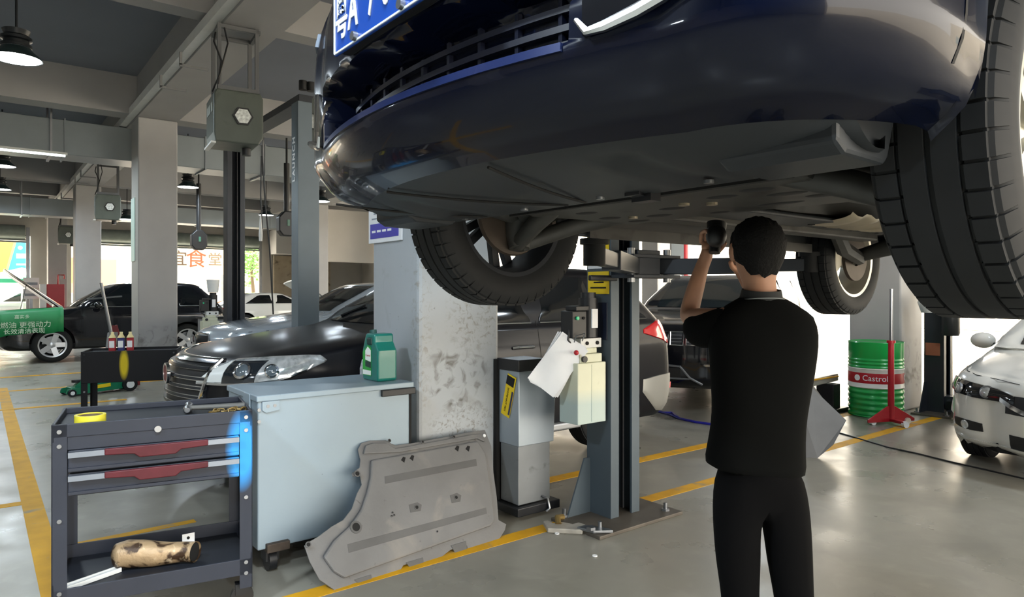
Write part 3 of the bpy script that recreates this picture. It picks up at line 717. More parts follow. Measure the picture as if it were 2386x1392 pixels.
def four_wheels(c, xa, xb, R, w, rr, y, m_rim, **k):
    for sd in (1, -1):
        for x in (xa, xb): add_wheel(c, x, sd * y, R, R, w, rr, sd, m_rim, **k); arch_liner(c, x, R + .02, R + .045, sd, y - .25, y + .06)
def underside(c, L, hw, z): MB().prism([(.25, -hw + .45), (.25, hw - .45), (.6, hw - .1), (L - .4, hw - .1), (L - .2, hw - .3), (L - .2, -hw + .3), (L - .4, -hw + .1), (.6, -hw + .1)], (0, 0, z), (1, 0, 0), (0, 1, 0), .12).build('underside', m_dark, c.root, smooth=False)
m_blackp = mat('black_car_paint', '#0c0e14', .16, .3, coat=1.0)
m_silverp = mat('silver_car_paint', '#b9c2ca', .2, .35, coat=1.0)
m_whitep = mat('white_car_paint', '#e6e5df', .2, 0, coat=1.0)
m_lens = mat('lamp_lens', '#c9ced0', .08, .55, coat=1.0, var=.35, vs=22)
m_redlens = mat('red_lens', '#b8141c', .12, coat=1.0)
m_clad = mat('grey_cladding', '#8f8e88', .4, .2)
m_dusty = mat('dusty_black_paint', '#0c0d12', .42, 0, spec=.2, coat=.22, var=.2, vs=3)
m_dusty.node_tree.nodes['Principled BSDF'].inputs['Coat Roughness'].default_value = .16
# 1 black SUV behind the cabinet
L = 4.56; lv = levels(L, .95, .24, 1.0, 1.18, 1.32, 1.70, 2.12, [(.24, 4.44), (.4, 4.54), (.75, L), (1.0, 4.52), (1.3, 4.42)], 4.0, bow=.16, rx=.40, ry=.34)
c = Car('black_suv', 'black SUV with chrome barred grille parked behind the scuffed column', (1.10, 5.42, 0), 0, lv, m_dusty)
c.body(zlist(lv), [(.90, .38, .40), (3.55, .38, .40)])
four_wheels(c, .90, 3.55, .36, .235, .24, .80, m_alloy); underside(c, L, .95, .24)
greenhouse(c, 1.18, 1.70, 1.32, 2.12, 4.15, [(1.75, 2.62, 2.35, 2.58), (2.72, 3.45, 2.74, 3.42), (3.52, 4.1, 3.54, 3.65)], trim=m_chrome)
g = c.patch('grille', m_black, list(np.linspace(-.50, .50, 17)), [.65 + .10 * (abs(y) / .5) ** 2 for y in np.linspace(-.5, .5, 17)], [.975] * 17, .004, 6, jfix='y')
for z in (.675, .737, .80, .862, .925):
    hwb = .50 if z > .7 else .46
    c.patch('grille_bar', m_chrome, list(np.linspace(-hwb, hwb, 17)), [z] * 17, [z + .028] * 17, .022, 2, jfix='y', parent=g)
    c.patch('grille_bar_face', mat('grille_dark', '#3a3d42', .3, .6), list(np.linspace(-hwb, hwb, 17)), [z + .006] * 17, [z + .022] * 17, .026, 1, jfix='y', parent=g)
c.patch('hood_chrome', m_chrome, list(np.linspace(-.52, .52, 17)), [.975] * 17, [1.004] * 17, .014, 2, jfix='y')
for sd in (1, -1):
    pts = [c.at(z, c.jy(y, z), sd) + c.nrm(z, c.jy(y, z), sd) * .015 for y, z in ((.53, 1.0), (.525, .94), (.50, .85), (.47, .75), (.43, .65))]
    MB().tube(pts, .016, 8).build('grille_frame', m_chrome, c.root)
p = c.at(.885, 0) + V(-.035, 0, 0); bd = MB().lathe([(0, 0), (.06, 0), (.065, .01), (.06, .018), (0, .018)], p, (-1, 0, 0), 24).build('badge', mat('badge_red', '#7d2430', .3, .4), c.root); MB().lathe([(.06, .0), (.075, .0), (.075, .02), (.06, .02)], p, (-1, 0, 0), 24, True).build('badge_ring', m_chrome, c.root)
for sd in (1, -1):
    ys = [c.J[1] - 3.2, c.J[1] - 1.5, c.J[1] + 1, c.J[1] + 3, c.J[1] + 5, c.J[1] + 7, c.J[1] + 8.2, c.J[1] + 9.2, c.J[1] + 10.6]
    zl = [.84, .842, .848, .855, .865, .882, .905, .935, .985]; zh = [.865, .96, 1.012, 1.022, 1.03, 1.034, 1.032, 1.022, 1.0]
    hl_ = c.patch('headlamp', m_lens, ys, zl, zh, .012, 6, sd)
    c.patch('headlamp_mask', mat('headlamp_dark', '#20262c', .1, .2, coat=1), ys[2:5], [.86, .868, .88], [.995, 1.0, 1.005], .015, 4, sd, parent=hl_)
    for jj, rr_ in ((c.J[1] + 3.4, .046), (c.J[1] + 6.2, .036)):
        q = c.at(.945, jj, sd) + c.nrm(.945, jj, sd) * .01; n_ = c.nrm(.945, jj, sd)
        MB().lathe([(rr_ * 1.25, 0), (rr_ * 1.3, .012), (rr_, .018), (rr_ * .9, .012)], q, n_, 24).build('projector_ring', m_chrome, hl_); MB().lathe([(rr_, .010), (rr_ * .7, .022), (0, .028)], q, n_, 24).build('projector', mat('projector_glass', '#5c6870', .05, .3, coat=1), hl_)
    c.patch('headlamp_strip', m_chrome, ys[:8], [a + .0 for a in zl[:8]], [a + .014 for a in zl[:8]], .018, 1, sd, parent=hl_)
    c.patch('headlamp_strip', mat('drl_white', '#dfe3e2', .25), [ys[0], ys[1], ys[2]], [.845, .86, .87], [.86, .93, .995], .018, 4, sd, parent=hl_)
    c.patch('tail_lamp', m_redlens, [c.J[3] + q for q in (-4, 0, 3, 6, 9)], [1.06, 1.0, .95, .95, .97], [1.10, 1.16, 1.18, 1.18, 1.16], .015, 5, sd)
    c.patch('rear_cladding', m_clad, [c.J[3] + q for q in (-5, -2, 0, 3, 6, 9)], [.50, .36, .30, .29, .29, .29], [.62, .64, .65, .65, .65, .65], .014, 5, sd)
    c.patch('reflector', m_redlens, [c.J[3] + q for q in (4, 6, 8)], [.50] * 3, [.56] * 3, .022, 2, sd)
    B((1.42, min(sd * .86, sd * 1.0), .27), (3.12, max(sd * .86, sd * 1.0), .33)).build('running_board', mat('board_silver', '#aeb0b2', .35, .5), c.root, smooth=False, bevel=.015)
    mirror(c, 1.86, 1.26, sd, .90, m_blackp)
    for x in (1.55, 2.68, 3.46): seam(c, x, .40, 1.22, sd)
    handle(c, 2.50, 1.0, sd); handle(c, 3.30, 1.0, sd)
for y in (.35, -.35): MB().tube([c.at(1.26, c.jy(abs(y), 1.26), 1 if y > 0 else -1) + V(-.03, 0, .0), c.at(1.34, c.jy(abs(y) * .3, 1.34), 1 if y > 0 else -1) + V(-.02, 0, .01)], .012, 6).build('wiper', m_black, c.root)
c.patch('paint_scrape', mat('bare_scrape', '#b9bcc0', .6, var=.5, vs=30), [1.02, 1.04, 1.07, 1.09], [.86, .80, .79, .84], [.93, .99, 1.0, .95], .002, 4, -1, jfix='x', skirt=False)
for sd in (1, -1): c.patch('hood_seam', m_dark, [c.J[1] + q for q in (5, 7, 9, 12, 20)], [1.022, 1.028, 1.034, 1.044, 1.075], [1.026, 1.032, 1.038, 1.048, 1.079], .0015, 1, sd, skirt=False)
# 2 black SUV with seven-slot grille behind it
L = 4.8; lv = levels(L, .96, .30, 1.06, 1.22, 1.45, 1.74, 2.2, [(.3, 4.7), (.5, L), (1.1, 4.75), (1.3, 4.68)], 4.3, bow=.14, rx=.38, ry=.34)
c = Car('slotted_grille_suv', 'glossy black SUV with chrome slotted grille facing out behind the post', (6.45, 5.6, 0), .28, lv, m_blackp)
c.body(zlist(lv), [(.92, .40, .42), (3.80, .40, .42)]); four_wheels(c, .92, 3.80, .38, .25, .25, .81, m_alloy); underside(c, L, .96, .30)
greenhouse(c, 1.22, 1.74, 1.45, 2.2, 4.3, [(1.85, 2.7, 2.4, 2.66), (2.8, 3.55, 2.82, 3.52), (3.62, 4.3, 3.64, 3.9)], m=mat('bright_glass', '#1b2326', .05, spec=.8), trim=m_chrome)
m_mesh = mat('slot_mesh', '#23262a', .5, .5, var=.4, vs=60)
for k in range(-3, 4):
    y = k * .178; sl = c.patch('grille_slot', m_mesh, [y - .06, y, y + .06], [.83] * 3, [.985] * 3, .006, 3, jfix='y')
    pts = [c.at(z, c.jy(abs(yy), z), 1 if yy >= 0 else -1) + V(-.014, 0, 0) for yy, z in ((y - .070, .83), (y - .074, .99), (y + .074, .99), (y + .070, .83))]
    MB().tube(pts, .010, 6, closed=True).build('slot_frame', m_chrome, sl)
    for q in range(3): MB().bar(c.at(.87 + .04 * q, c.jy(abs(y - .06), .87), 1 if y - .06 >= 0 else -1) + V(-.012, 0, 0), c.at(.87 + .04 * q, c.jy(abs(y + .06), .87), 1 if y + .06 >= 0 else -1) + V(-.012, 0, 0), .006, .008).build('slot_bar', m_steel, sl, smooth=False)
for sd in (1, -1):
    c.patch('headlamp', m_lens, [c.J[1] - .5, c.J[1] + 2, c.J[1] + 5, c.J[1] + 8], [.88] * 4, [.97, .985, .99, .98], .01, 4, sd)
    c.patch('fog_trim', m_chrome, [.62, .68, .74, .80] if sd > 0 else [-.62, -.68, -.74, -.80], [.60, .585, .585, .60], [.615, .61, .61, .63], .012, 2, jfix='y')
    mirror(c, 1.98, 1.22, sd, .93, m_chrome)
    for x in (1.6, 2.76, 3.58): seam(c, x, .45, 1.2, sd)
    handle(c, 2.58, 1.0, sd); handle(c, 3.42, 1.0, sd)
    B((1.45, min(sd * .88, sd * 1.02), .31), (3.3, max(sd * .88, sd * 1.02), .38)).build('running_board', mat('board_silver', '#aeb0b2', .35, .5), c.root, smooth=False, bevel=.015)
c.patch('bumper_grille', m_black, list(np.linspace(-.40, .40, 9)), [.44] * 9, [.56] * 9, .006, 3, jfix='y')
pts = [c.at(z, c.jy(abs(y), z), 1 if y >= 0 else -1) + V(-.012, 0, 0) for y, z in ((-.62, .36), (-.5, .44), (-.40, .575), (-.2, .59), (0, .59), (.2, .59), (.40, .575), (.5, .44), (.62, .36))]
MB().tube(pts, .014, 6).build('bumper_trim', mat('grey_trim', '#7b7f84', .3, .6), c.root)
MB().tube([p + V(0, 0, -.0) if 2 <= i <= 6 else p for i, p in enumerate([c.at(.43, c.jy(abs(y), .43), 1 if y >= 0 else -1) + V(-.012, 0, 0) for y in np.linspace(-.5, .5, 9)])], .012, 6).build('bumper_trim', mat('grey_trim', '#7b7f84', .3, .6), c.root)
for y in (-.22, .22): c.patch('tow_hook', m_redlens, [y - .05, y, y + .05], [.485] * 3, [.515] * 3, .02, 1, jfix='y')
p = c.at(.70, 0); pl2 = B((p.x - .03, -.22, .62), (p.x - .02, .22, .76)).build('licence_plate', mat('plate_blue', '#1450b0', .35), c.root, smooth=False); text('plate_character', '0', .12, m_ptxt, pl2, (p.x - .031, -.165, .69), (0, -1, 0), (0, 0, 1), sx=.6, bold=.002)
# 3 white sedan nosing in at the right
L = 4.7; lv = levels(L, .90, .17, .74, .96, 1.12, 1.46, 2.0, [(.17, 4.5), (.4, L), (.95, 4.65), (1.0, 4.5)], 3.4, bow=.22, rx=.50, ry=.42)
c = Car('white_sedan', 'glossy white sedan nosing in at the right edge, dark smoked headlamp', (6.2, 1.50, 0), 0, lv, m_whitep)
c.body(zlist(lv, .012), [(.90, .33, .36), (3.6, .33, .36)]); four_wheels(c, .90, 3.6, .32, .215, .22, .76, m_alloy); underside(c, L, .9, .18)
greenhouse(c, .96, 1.46, 1.12, 2.0, 3.4, [(1.55, 2.5, 2.2, 2.46), (2.6, 3.6, 2.62, 3.1)], m=mat('bright_glass', '#1b2326', .05, spec=.8))
for sd in (1, -1):
    J1 = c.J[1]; js = [J1 - 4, J1 - 1, J1 + 2, J1 + 4.5, J1 + 7, J1 + 9]
    h_ = c.patch('headlamp', mat('smoked_lens', '#15181b', .06, .2, coat=1), js, [.60, .598, .60, .612, .63, .665], [.655, .685, .705, .718, .722, .722], .016, 6, sd)
    for jj, rr_ in ((J1 + 0.5, .045), (J1 + 4.0, .04)):
        q = c.at(.652, jj, sd) + c.nrm(.652, jj, sd) * .012; n_ = c.nrm(.652, jj, sd)
        MB().lathe([(rr_ * 1.2, 0), (rr_ * 1.2, .014), (rr_, .017), (rr_ * .9, .010)], q, n_, 24).build('projector_ring', m_steel, h_); MB().lathe([(rr_, .010), (rr_ * .7, .018), (0, .022)], q, n_, 24).build('projector', m_lens, h_)
    f_ = c.patch('fog_lamp', m_black, [J1 + 1.0, J1 + 2.5, J1 + 4, J1 + 5], [.335, .33, .335, .345], [.40, .408, .412, .405], .012, 3, sd)
    q = c.at(.37, J1 + 3, sd) + c.nrm(.37, J1 + 3, sd) * .010; MB().lathe([(.035, 0), (.035, .012), (.0, .02)], q, c.nrm(.37, J1 + 3, sd), 20).build('fog_lens', m_lens, f_)
    c.patch('hood_seam', m_dark, [J1 - 4 + 2.2 * q for q in range(7)], [.742, .748, .755, .765, .78, .80, .83], [.746, .752, .759, .769, .784, .804, .834], .004, 1, sd, skirt=False)
    mirror(c, 1.66, .99, sd, .86, m_whitep); seam(c, 1.45, .3, .94, sd); seam(c, 2.56, .3, .94, sd); handle(c, 2.4, .8, sd, m_whitep)
c.patch('grille', m_black, list(np.linspace(-.36, .36, 9)), [.52] * 9, [.66 - .05 * 0] * 9, .006, 3, jfix='y'); c.patch('grille_chrome', m_chrome, list(np.linspace(-.40, .40, 11)), [.60 - .10 * (1 - (abs(y) / .4) ** 2) for y in np.linspace(-.4, .4, 11)], [.635 - .10 * (1 - (abs(y) / .4) ** 2) for y in np.linspace(-.4, .4, 11)], .016, 2, jfix='y')
c.patch('air_intake', m_black, list(np.linspace(-.33, .33, 9)), [.25] * 9, [.36] * 9, .006, 3, jfix='y')
c.patch('bumper_lip', m_whitep, [c.J[1] + q for q in range(-20, 10)] if False else list(np.linspace(0, c.J[1] + 8, 20)), [.225] * 20, [.255] * 20, .014, 2, -1); c.patch('bumper_lip', m_whitep, list(np.linspace(0, c.J[1] + 8, 20)), [.225] * 20, [.255] * 20, .014, 2, 1)
# 4 black SUV with its hood up behind the far column
L = 4.6; lv = levels(L, .93, .26, .98, 1.12, 1.35, 1.68, 2.15, [(.26, 4.5), (.5, L), (1.0, 4.55), (1.2, 4.45)], 4.0, bow=.14)
c = Car('hood_up_suv', 'black SUV with raised hood and green fender cover at the far left', (.18, 18.0, 0), 0, lv, m_blackp)
c.body(zlist(lv), [(1.05, .38, .40), (3.65, .38, .40)]); four_wheels(c, 1.05, 3.65, .36, .235, .25, .80, m_alloy, spokes=5, sw=.10, twin=False); underside(c, L, .93, .26)
greenhouse(c, 1.12, 1.68, 1.35, 2.15, 4.0, [(1.72, 2.62, 2.35, 2.58), (2.72, 3.42, 2.74, 3.38), (3.48, 4.1, 3.5, 3.65)], trim=m_chrome)
for sd in (1, -1): mirror(c, 1.86, 1.18, sd, .88, m_blackp); seam(c, 1.55, .4, 1.1, sd); seam(c, 2.68, .4, 1.1, sd); handle(c, 2.5, .96, sd, m_blackp); handle(c, 3.3, .96, sd, m_blackp)
hd = MB().grid([[V(1.28 - 1.02 * t, y, 1.13 + .80 * t - .10 * (y / .7) ** 2 * (1 - .4 * t) + dz) for y in np.linspace(-.70 + .06 * t, .70 - .06 * t, 11)] for dz in (0, .03) for t in ([k / 8 for k in range(9)] if dz == 0 else [k / 8 for k in range(8, -1, -1)])], True)
hd.build('raised_hood', m_blackp, c.root, ang=60); B((.3, -.68, .9), (1.25, .68, .985)).build('engine_top', m_blackm, c.root, smooth=False); MB().tube([(.5, -.6, 1.0), (.62, -.58, 1.62)], .008, 6).build('hood_stay', m_steel, c.root)
m_cover = mat('green_cover', '#0f7a44', .55, var=.08)
cv = []
for i in range(15):
    x = .05 + 1.32 * i / 14; zt = 1.03 + .08 * i / 14; zlow = .62 - .02 * math.sin(i * 1.3) - (.13 if i < 6 else 0) * (1 - i / 6)
    cv.append([V(x, -.50 + 0 * i, zt + .04), V(x, -.80, zt + .03), V(x, -.955 - (.05 if i < 3 else .0), zt - .03), V(x, -.97 - .012 * math.sin(i * 2.1), (zt + zlow) / 2), V(x, -.975 - .02 * math.sin(i * 1.7 + 1), zlow)])
q = MB().grid(cv).build('fender_cover', m_cover, None, ang=70); q.location = (.05, 18.0, 0); sm = q.modifiers.new('thickness', 'SOLIDIFY'); sm.thickness = .006
tag(q, 'green printed fender cover hanging over the black front wing', 'cover')
m_print = mat('print_white', '#c9dccb', .6)
text('cover_lettering', '省燃油 更强动力', .135, m_print, q, (.66, -1.01, .79), (1, 0, .02), (0, 0, 1)); text('cover_lettering', '长效清洁表现', .115, m_print, q, (.70, -1.01, .665), (1, 0, .02), (0, 0, 1)); text('cover_lettering', '嘉实多', .085, m_print, q, (.66, -1.0, .955), (1, 0, .02), (0, 0, 1))
# 5 silver sedan in the middle lift bay
L = 4.6; lv = levels(L, .92, .22, .97, 1.17, 1.45, 1.62, 2.2, [(.2, 4.4), (.5, L), (1.0, 4.55), (1.2, 4.45)], 4.0, bow=.2, rx=.42, ry=.36)
c = Car('silver_car', 'pale silver car standing in the middle lift bay behind the lettered post', (2.25, 9.62, 0), 0, lv, m_silverp)
c.body(zlist(lv), [(.88, .34, .37), (3.55, .34, .37)]); four_wheels(c, .88, 3.55, .34, .215, .22, .79, m_alloy); underside(c, L, .92, .22)
greenhouse(c, 1.17, 1.62, 1.45, 2.2, 4.0, [(1.85, 2.65, 2.4, 2.62), (2.75, 3.8, 2.77, 3.4)])
c.patch('grille', m_black, list(np.linspace(-.30, .30, 9)), [.70] * 9, [.90] * 9, .006, 3, jfix='y')
pts = [c.at(z, c.jy(abs(y), z), 1 if y >= 0 else -1) + V(-.012, 0, 0) for y, z in ((-.33, .71), (-.36, .82), (-.30, .92), (0, .93), (.30, .92), (.36, .82), (.33, .71), (0, .66))]
MB().tube(pts, .016, 6, closed=True).build('grille_frame', m_chrome, c.root)
for sd in (1, -1):
    c.patch('headlamp', m_lens, [c.J[1] - 1, c.J[1] + 2, c.J[1] + 5, c.J[1] + 8, c.J[1] + 11], [.76, .76, .77, .79, .86], [.86, .89, .90, .91, .90], .008, 4, sd)
    c.patch('hood_seam', m_dark, [c.J[1] + 2.5 * q for q in range(7)], [.93, .945, .96, .972, .986, 1.005, 1.03], [.936, .951, .966, .978, .992, 1.011, 1.036], .002, 1, sd, skirt=False); mirror(c, 1.95, 1.2, sd, .88, m_silverp); seam(c, 1.5, .3, 1.02, sd)
p = c.at(.81, 0); MB().lathe([(.03, 0), (.085, 0), (.09, .012), (.03, .014)], p + V(-.02, 0, 0), (-1, 0, 0), 24, True).build('badge', m_chrome, c.root)
# 6 white sedan far back, seen from its tail
L = 4.5; lv = levels(L, .88, .2, .80, 1.0, 1.1, 1.44, 1.95, [(.2, 4.4), (.5, L), (.98, 4.45), (1.04, 4.2)], 3.4, bow=.18)
p = on_z(563, 775, 0)
c = Car('far_white_sedan', 'white sedan far back with dark windows, beside the bright opening', (4.65, 27.2, 0), 0, lv, m_whitep); c.body(zlist(lv), [(.88, .34, .37), (3.5, .34, .37)]); four_wheels(c, .88, 3.5, .32, .21, .22, .76, m_alloy); underside(c, L, .88, .2)
c.root.rotation_euler = (0, 0, PI); c.root.location = (11.2, 26.5, 0)
greenhouse(c, 1.0, 1.44, 1.1, 1.95, 3.4, [(1.5, 2.4, 2.1, 2.38), (2.48, 3.5, 2.5, 3.0)])
for sd in (1, -1): c.patch('tail_lamp', m_redlens, [c.J[3] + q for q in (-2, 1, 4, 7, 9)], [.78, .74, .73, .73, .75], [.84, .88, .9, .9, .88], .012, 4, sd); c.patch('headlamp', m_lens, [c.J[1], c.J[1] + 3, c.J[1] + 7], [.64] * 3, [.74, .76, .77], .008, 3, sd)
# 7 car with its hood up behind the grey post
L = 4.4; lv = levels(L, .88, .2, .84, 1.0, 1.1, 1.44, 1.95, [(.2, 4.3), (.5, L), (.98, 4.35), (1.04, 4.1)], 3.4, bow=.18)
c = Car('open_hood_sedan', 'white car with raised hood partly hidden behind the lettered grey post', (6.3, 17.4, 0), 0, lv, m_whitep); c.body(zlist(lv), [(.88, .34, .37), (3.4, .34, .37)]); four_wheels(c, .88, 3.4, .32, .21, .22, .76, m_alloy); underside(c, L, .88, .2)
greenhouse(c, 1.0, 1.44, 1.1, 1.95, 3.4, [(1.5, 2.4, 2.1, 2.38), (2.48, 3.5, 2.5, 3.0)])
MB().grid([[V(1.05 - .95 * t, y, 1.02 + .72 * t - .08 * (y / .7) ** 2 + dz + .06 * math.sin(PI * t)) for y in np.linspace(-.68, .68, 9)] for dz in (0, .03) for t in ([k / 8 for k in range(9)] if dz == 0 else [k / 8 for k in range(8, -1, -1)])], True).build('raised_hood', m_whitep, c.root, ang=60)
MB().tube([(1.0, -.6, .95), (.35, -.6, 1.5)], .012, 6).build('hood_stay', m_steel, c.root); B((.25, -.62, .8), (1.0, .62, .87)).build('engine_top', m_blackm, c.root, smooth=False)
q = MB().grid([[V(x, -.45, .93 + .03 * math.sin(9 * x)), V(x, -.75, .93 + .02 * math.sin(7 * x)), V(x, -.90, .86), V(x, -.92, .60 + .03 * math.sin(11 * x))] for x in np.linspace(.1, 1.1, 12)]).build('fender_cover', mat('bright_green_cover', '#1f9a55', .5), None, ang=70); q.location = (6.3, 17.4, 0)
tag(q, 'crumpled bright green cover over the wing of the open white car', 'cover')
# ------------------------------------------------------------------ two-post lifts
m_lift = mat('lift_grey', '#465159', .45, .2, var=.08, vs=3)
m_lift2 = mat('lift_light_grey', '#66737c', .45, .2, var=.06, vs=3)
m_liftd = mat('lift_dark', '#2a2f36', .45, .2, var=.1, vs=4)
m_lbl = mat('label_yellow', '#e3c512', .5)
m_tank = mat('translucent_tank', '#c9cbb4', .4, var=.05, vs=5, spots=[('#a8a58a', 8, .6, .75)], spray=[('#a9b8b4', (0, 0, -.46), (1, 1, .21))])
def u_poly(w, d, s):       # channel section, open towards -y (s=1) or +y (s=-1)
    P = [(0, 0), (.075, 0), (.075, .02), (.02, .02), (.02, d - .02), (w - .02, d - .02), (w - .02, .02), (w - .075, .02), (w - .075, 0), (w, 0), (w, d), (0, d)]
    return P if s > 0 else [(a, -b) for a, b in P][::-1]
def power_unit(par, p, s=1):
    """motor, valve block, box with buttons, tank; p = top corner nearest"""
    x, y, z = p
    q = MB().cyl((x + .17, y, z - .02), (x + .17, y, z - .27), .062, n=24).cyl((x + .17, y, z - .02), (x + .17, y, z + .015), .05, n=24); m_ = q.build('motor', m_blackm, par)
    B((x + .14, y - .068, z - .21), (x + .19, y - .058, z - .09)).build('motor_label', m_paper, m_, smooth=False)
    sw = B((x - .02, y - .06, z - .27), (x + .10, y + .05, z - .10)).build('switch_box', m_black, par, smooth=False, bevel=.006)
    MB().cyl((x + .015, y - .062, z - .145), (x + .015, y - .072, z - .145), .011, n=16).build('green_button', mat('button_green', '#12a06a', .3, emit=.25), sw); MB().cyl((x + .07, y - .062, z - .145), (x + .07, y - .068, z - .145), .009, n=16).build('dial', m_dark, sw)
    B((x + .02, y - .05, z - .07), (x + .13, y + .05, z - .10)).build('cap_box', m_black, par, smooth=False, bevel=.004)
    vb = B((x + .06, y - .05, z - .335), (x + .24, y + .05, z - .275)).build('valve_block', m_white, par, smooth=False, bevel=.003)
    for a in (.11, .20): MB().cyl((x + a, y - .05, z - .305), (x + a, y - .058, z - .305), .012, n=12).build('valve_port', m_dark, vb)
    t = MB(); t.box((.0, -.085, -.47), (.245, .085, -.09)).box((.03, -.075, -.09), (.22, .075, -.035)).box((.07, -.05, -.035), (.2, .05, .0)).box((.115, -.09, -.46), (.125, .09, -.10))
    tk_ = t.build('oil_tank', m_tank, par, smooth=False, bevel=.018); tk_.location = (x, y, z - .335)
    MB().cyl((x + .055, y - .08, z - .40), (x + .055, y - .095, z - .40), .02, n=16).build('tank_cap', m_black, tk_).matrix_parent_inverse = Matrix.Translation((-x, -y, -(z - .335)))
    MB().tube([(x, y - .02, z - .16), (x - .03, y - .03, z - .28), (x - .01, y - .03, z - .30), (x + .05, y, z - .33)], .007, 8).tube([(x + .05, y, z - .32), (x + .02, y - .05, z - .31), (x + .03, y - .05, z - .36)], .006, 8).build('hydraulic_hose', m_black, par)
    return tk_
def make_lift(label, u, vlo, vhi, h, zc, m_lo, m_hi, w=.27, d=.22):
    t = thing('two_post_lift', label, 'car lift', (u, 0, 0), 0, 'two-post car lifts')
    for v, s, m in ((vhi, 1, m_hi), (vlo, -1, m_lo)):
        MB().prism(u_poly(w, d, s), (0, v, .02), (1, 0, 0), (0, 1, 0), h).build('post', m, t, smooth=False, bevel=.004)
        bp = B((-.28, min(v - s * .18, v + s * (d + .04)), 0), (w + .22, max(v - s * .18, v + s * (d + .04)), .022)).build('base_plate', mat('base_plate_brown', '#5a544c', .6, .3, var=.2), t, smooth=False, bevel=.004)
        for x, y in ((-.2, v - s * .10), (-.2, v + s * d), (w + .14, v - s * .10), (w + .14, v + s * d)): MB().cyl((x, y, .02), (x, y, .035), .028, n=6).cyl((x, y, .03), (x, y, .075), .013, n=10).build('anchor_bolt', m_steel, bp)
        MB().prism([(0, 0), (-.20, 0), (-.05, .36), (0, .36)], (0, v + s * (d - .02), .02), (1, 0, 0), (0, 0, 1), .012).build('gusset', m, t, smooth=False)
        MB().prism([(w, 0), (w + .10, 0), (w + .02, .3), (w, .3)], (0, v + s * (d - .02), .02), (1, 0, 0), (0, 0, 1), .012).build('gusset', m, t, smooth=False)
        MB().cyl((w * .30, v + s * .07, .04), (w * .30, v + s * .07, h * .28), .030, n=14).build('hydraulic_cylinder', m_blackm, t)
        MB().cyl((w * .30, v + s * .07, h * .28), (w * .30, v + s * .07, max(zc, h * .3)), .014, n=12).build('piston_rod', m_chrome, t)
        MB().bar((w * .62, v + s * .06, .05), (w * .62, v + s * .06, h - .1), .022, .012).build('lift_chain', m_blackm, t, smooth=False)
        # carriage with arm brackets
        ca = B((.03, min(v - s * .20, v + s * .12), zc - .06), (w - .03, max(v - s * .20, v + s * .12), zc + .10)).build('carriage', m_liftd, t, smooth=False, bevel=.006)
        MB().box((-.05, min(v - s * .05, v - s * .24), zc - .075), (w + .12, max(v - s * .05, v - s * .24), zc - .055)).box((-.05, min(v - s * .05, v - s * .24), zc + .05), (w + .12, max(v - s * .05, v - s * .24), zc + .07)).build('carriage_plate', m_liftd, ca, smooth=False, bevel=.003)
        for x in (.0, w + .07): MB().cyl((x, v - s * .17, zc - .10), (x, v - s * .17, zc + .11), .024, n=14).build('arm_pin', m_steel, ca)
        for x0, x1, y1 in ((.0, -1.02 if zc > .5 else -.75, -.88), (w + .07, .74 if zc > .5 else .9, -.92)):
            a = V(x0, v - s * .17, zc); b = V(x1, v + s * y1, zc); e = (b - a).normalized()
            ar = MB().bar(a - e * .05, a + e * (b - a).length * .62, .10, .10).bar(a + e * (b - a).length * .5, b, .075, .075).build('swing_arm', m_liftd, t, smooth=False, bevel=.006)
            MB().cyl(b - V(0, 0, .045), b + V(0, 0, .055), .05, n=18).cyl(b + V(0, 0, .05), b + V(0, 0, .075), .065, n=18).build('lift_pad', m_rubber, ar)
    MB().box((.02, vlo - .2, h + .02), (w - .02, vhi + .2, h + .11)).build('overhead_beam', m_hi, t, smooth=False, bevel=.004)
    return t
l1 = make_lift('grey two-post lift holding up the navy car, power unit on its post', 3.18, -.44, 3.06, 3.86, 1.63, m_lift, m_lift)
power_unit(l1, (-.265, 3.17, 1.45))
# stickers on the side face of the post
for k, (z0, z1, m) in enumerate(((1.455, 1.60, m_lbl), (1.62, 1.72, m_paper), (1.73, 2.05, m_lbl))):
    o = B((-.004, 3.075, z0), (-.001, 3.265, z1)).build('warning_label', m, l1, smooth=False)
    for q in range(3 if k != 1 else 1): B((-.006, 3.10 + .02 * (q % 2), z1 - .04 - .035 * q), (-.004, 3.24 - .03 * (q % 2), z1 - .03 - .035 * q)).build('label_print', m_dark, o, smooth=False)
MB().bar((-.20, 3.05, 1.555), (.04, 3.05, 1.555), .03, .035).bar((-.02, 3.06, 1.555), (-.02, 3.16, 1.555), .03, .03).build('lock_handle', m_blackm, l1, smooth=False, bevel=.008)
B((-.006, 3.09, 1.16), (-.001, 3.2, 1.40)).build('bracket_plate', mat('bracket_navy', '#131a2c', .4), l1, smooth=False, bevel=.003)
# tag papers hanging off the tank
pt = thing('hanging_papers', 'white work order sheets hanging beside the oil tank with a red pin', 'papers', tuple(on_d(1300, 850, 4.25)))
for k in range(3):
    M = Matrix.Rotation(PSI * -1, 4, 'Z') @ Matrix.Rotation(math.radians(37 - 4 * k), 4, 'Y')
    MB().grid([[M @ V(-.10 + .2 * i / 4, .006 * k + .012 * math.sin(i * .9 + j), -.18 + .36 * j / 6) for i in range(5)] for j in range(7)]).build('paper_sheet', m_paper, pt)
MB().tube([M @ V(.02, -.012, .17), M @ V(.01, -.03, .21), M @ V(.05, -.02, .25), M @ V(.06, -.01, .20)], .004, 6).build('hook', m_steel, pt); MB().sphere(M @ V(.06, -.03, .12), .016).build('pin', m_red, pt)
l2 = make_lift('two-post lift further back with the grey lettered post and dark post', 3.08, 8.42, 11.2, 3.78, .12, m_lift2, m_liftd)
text('lettering', 'LAUNCH', .115, mat('lettering_white', '#f2f4f6', .5), l2, (-.003, 8.33, 3.10), (0, 0, 1), (0, 1, 0), spacing=1.3, bold=.004)
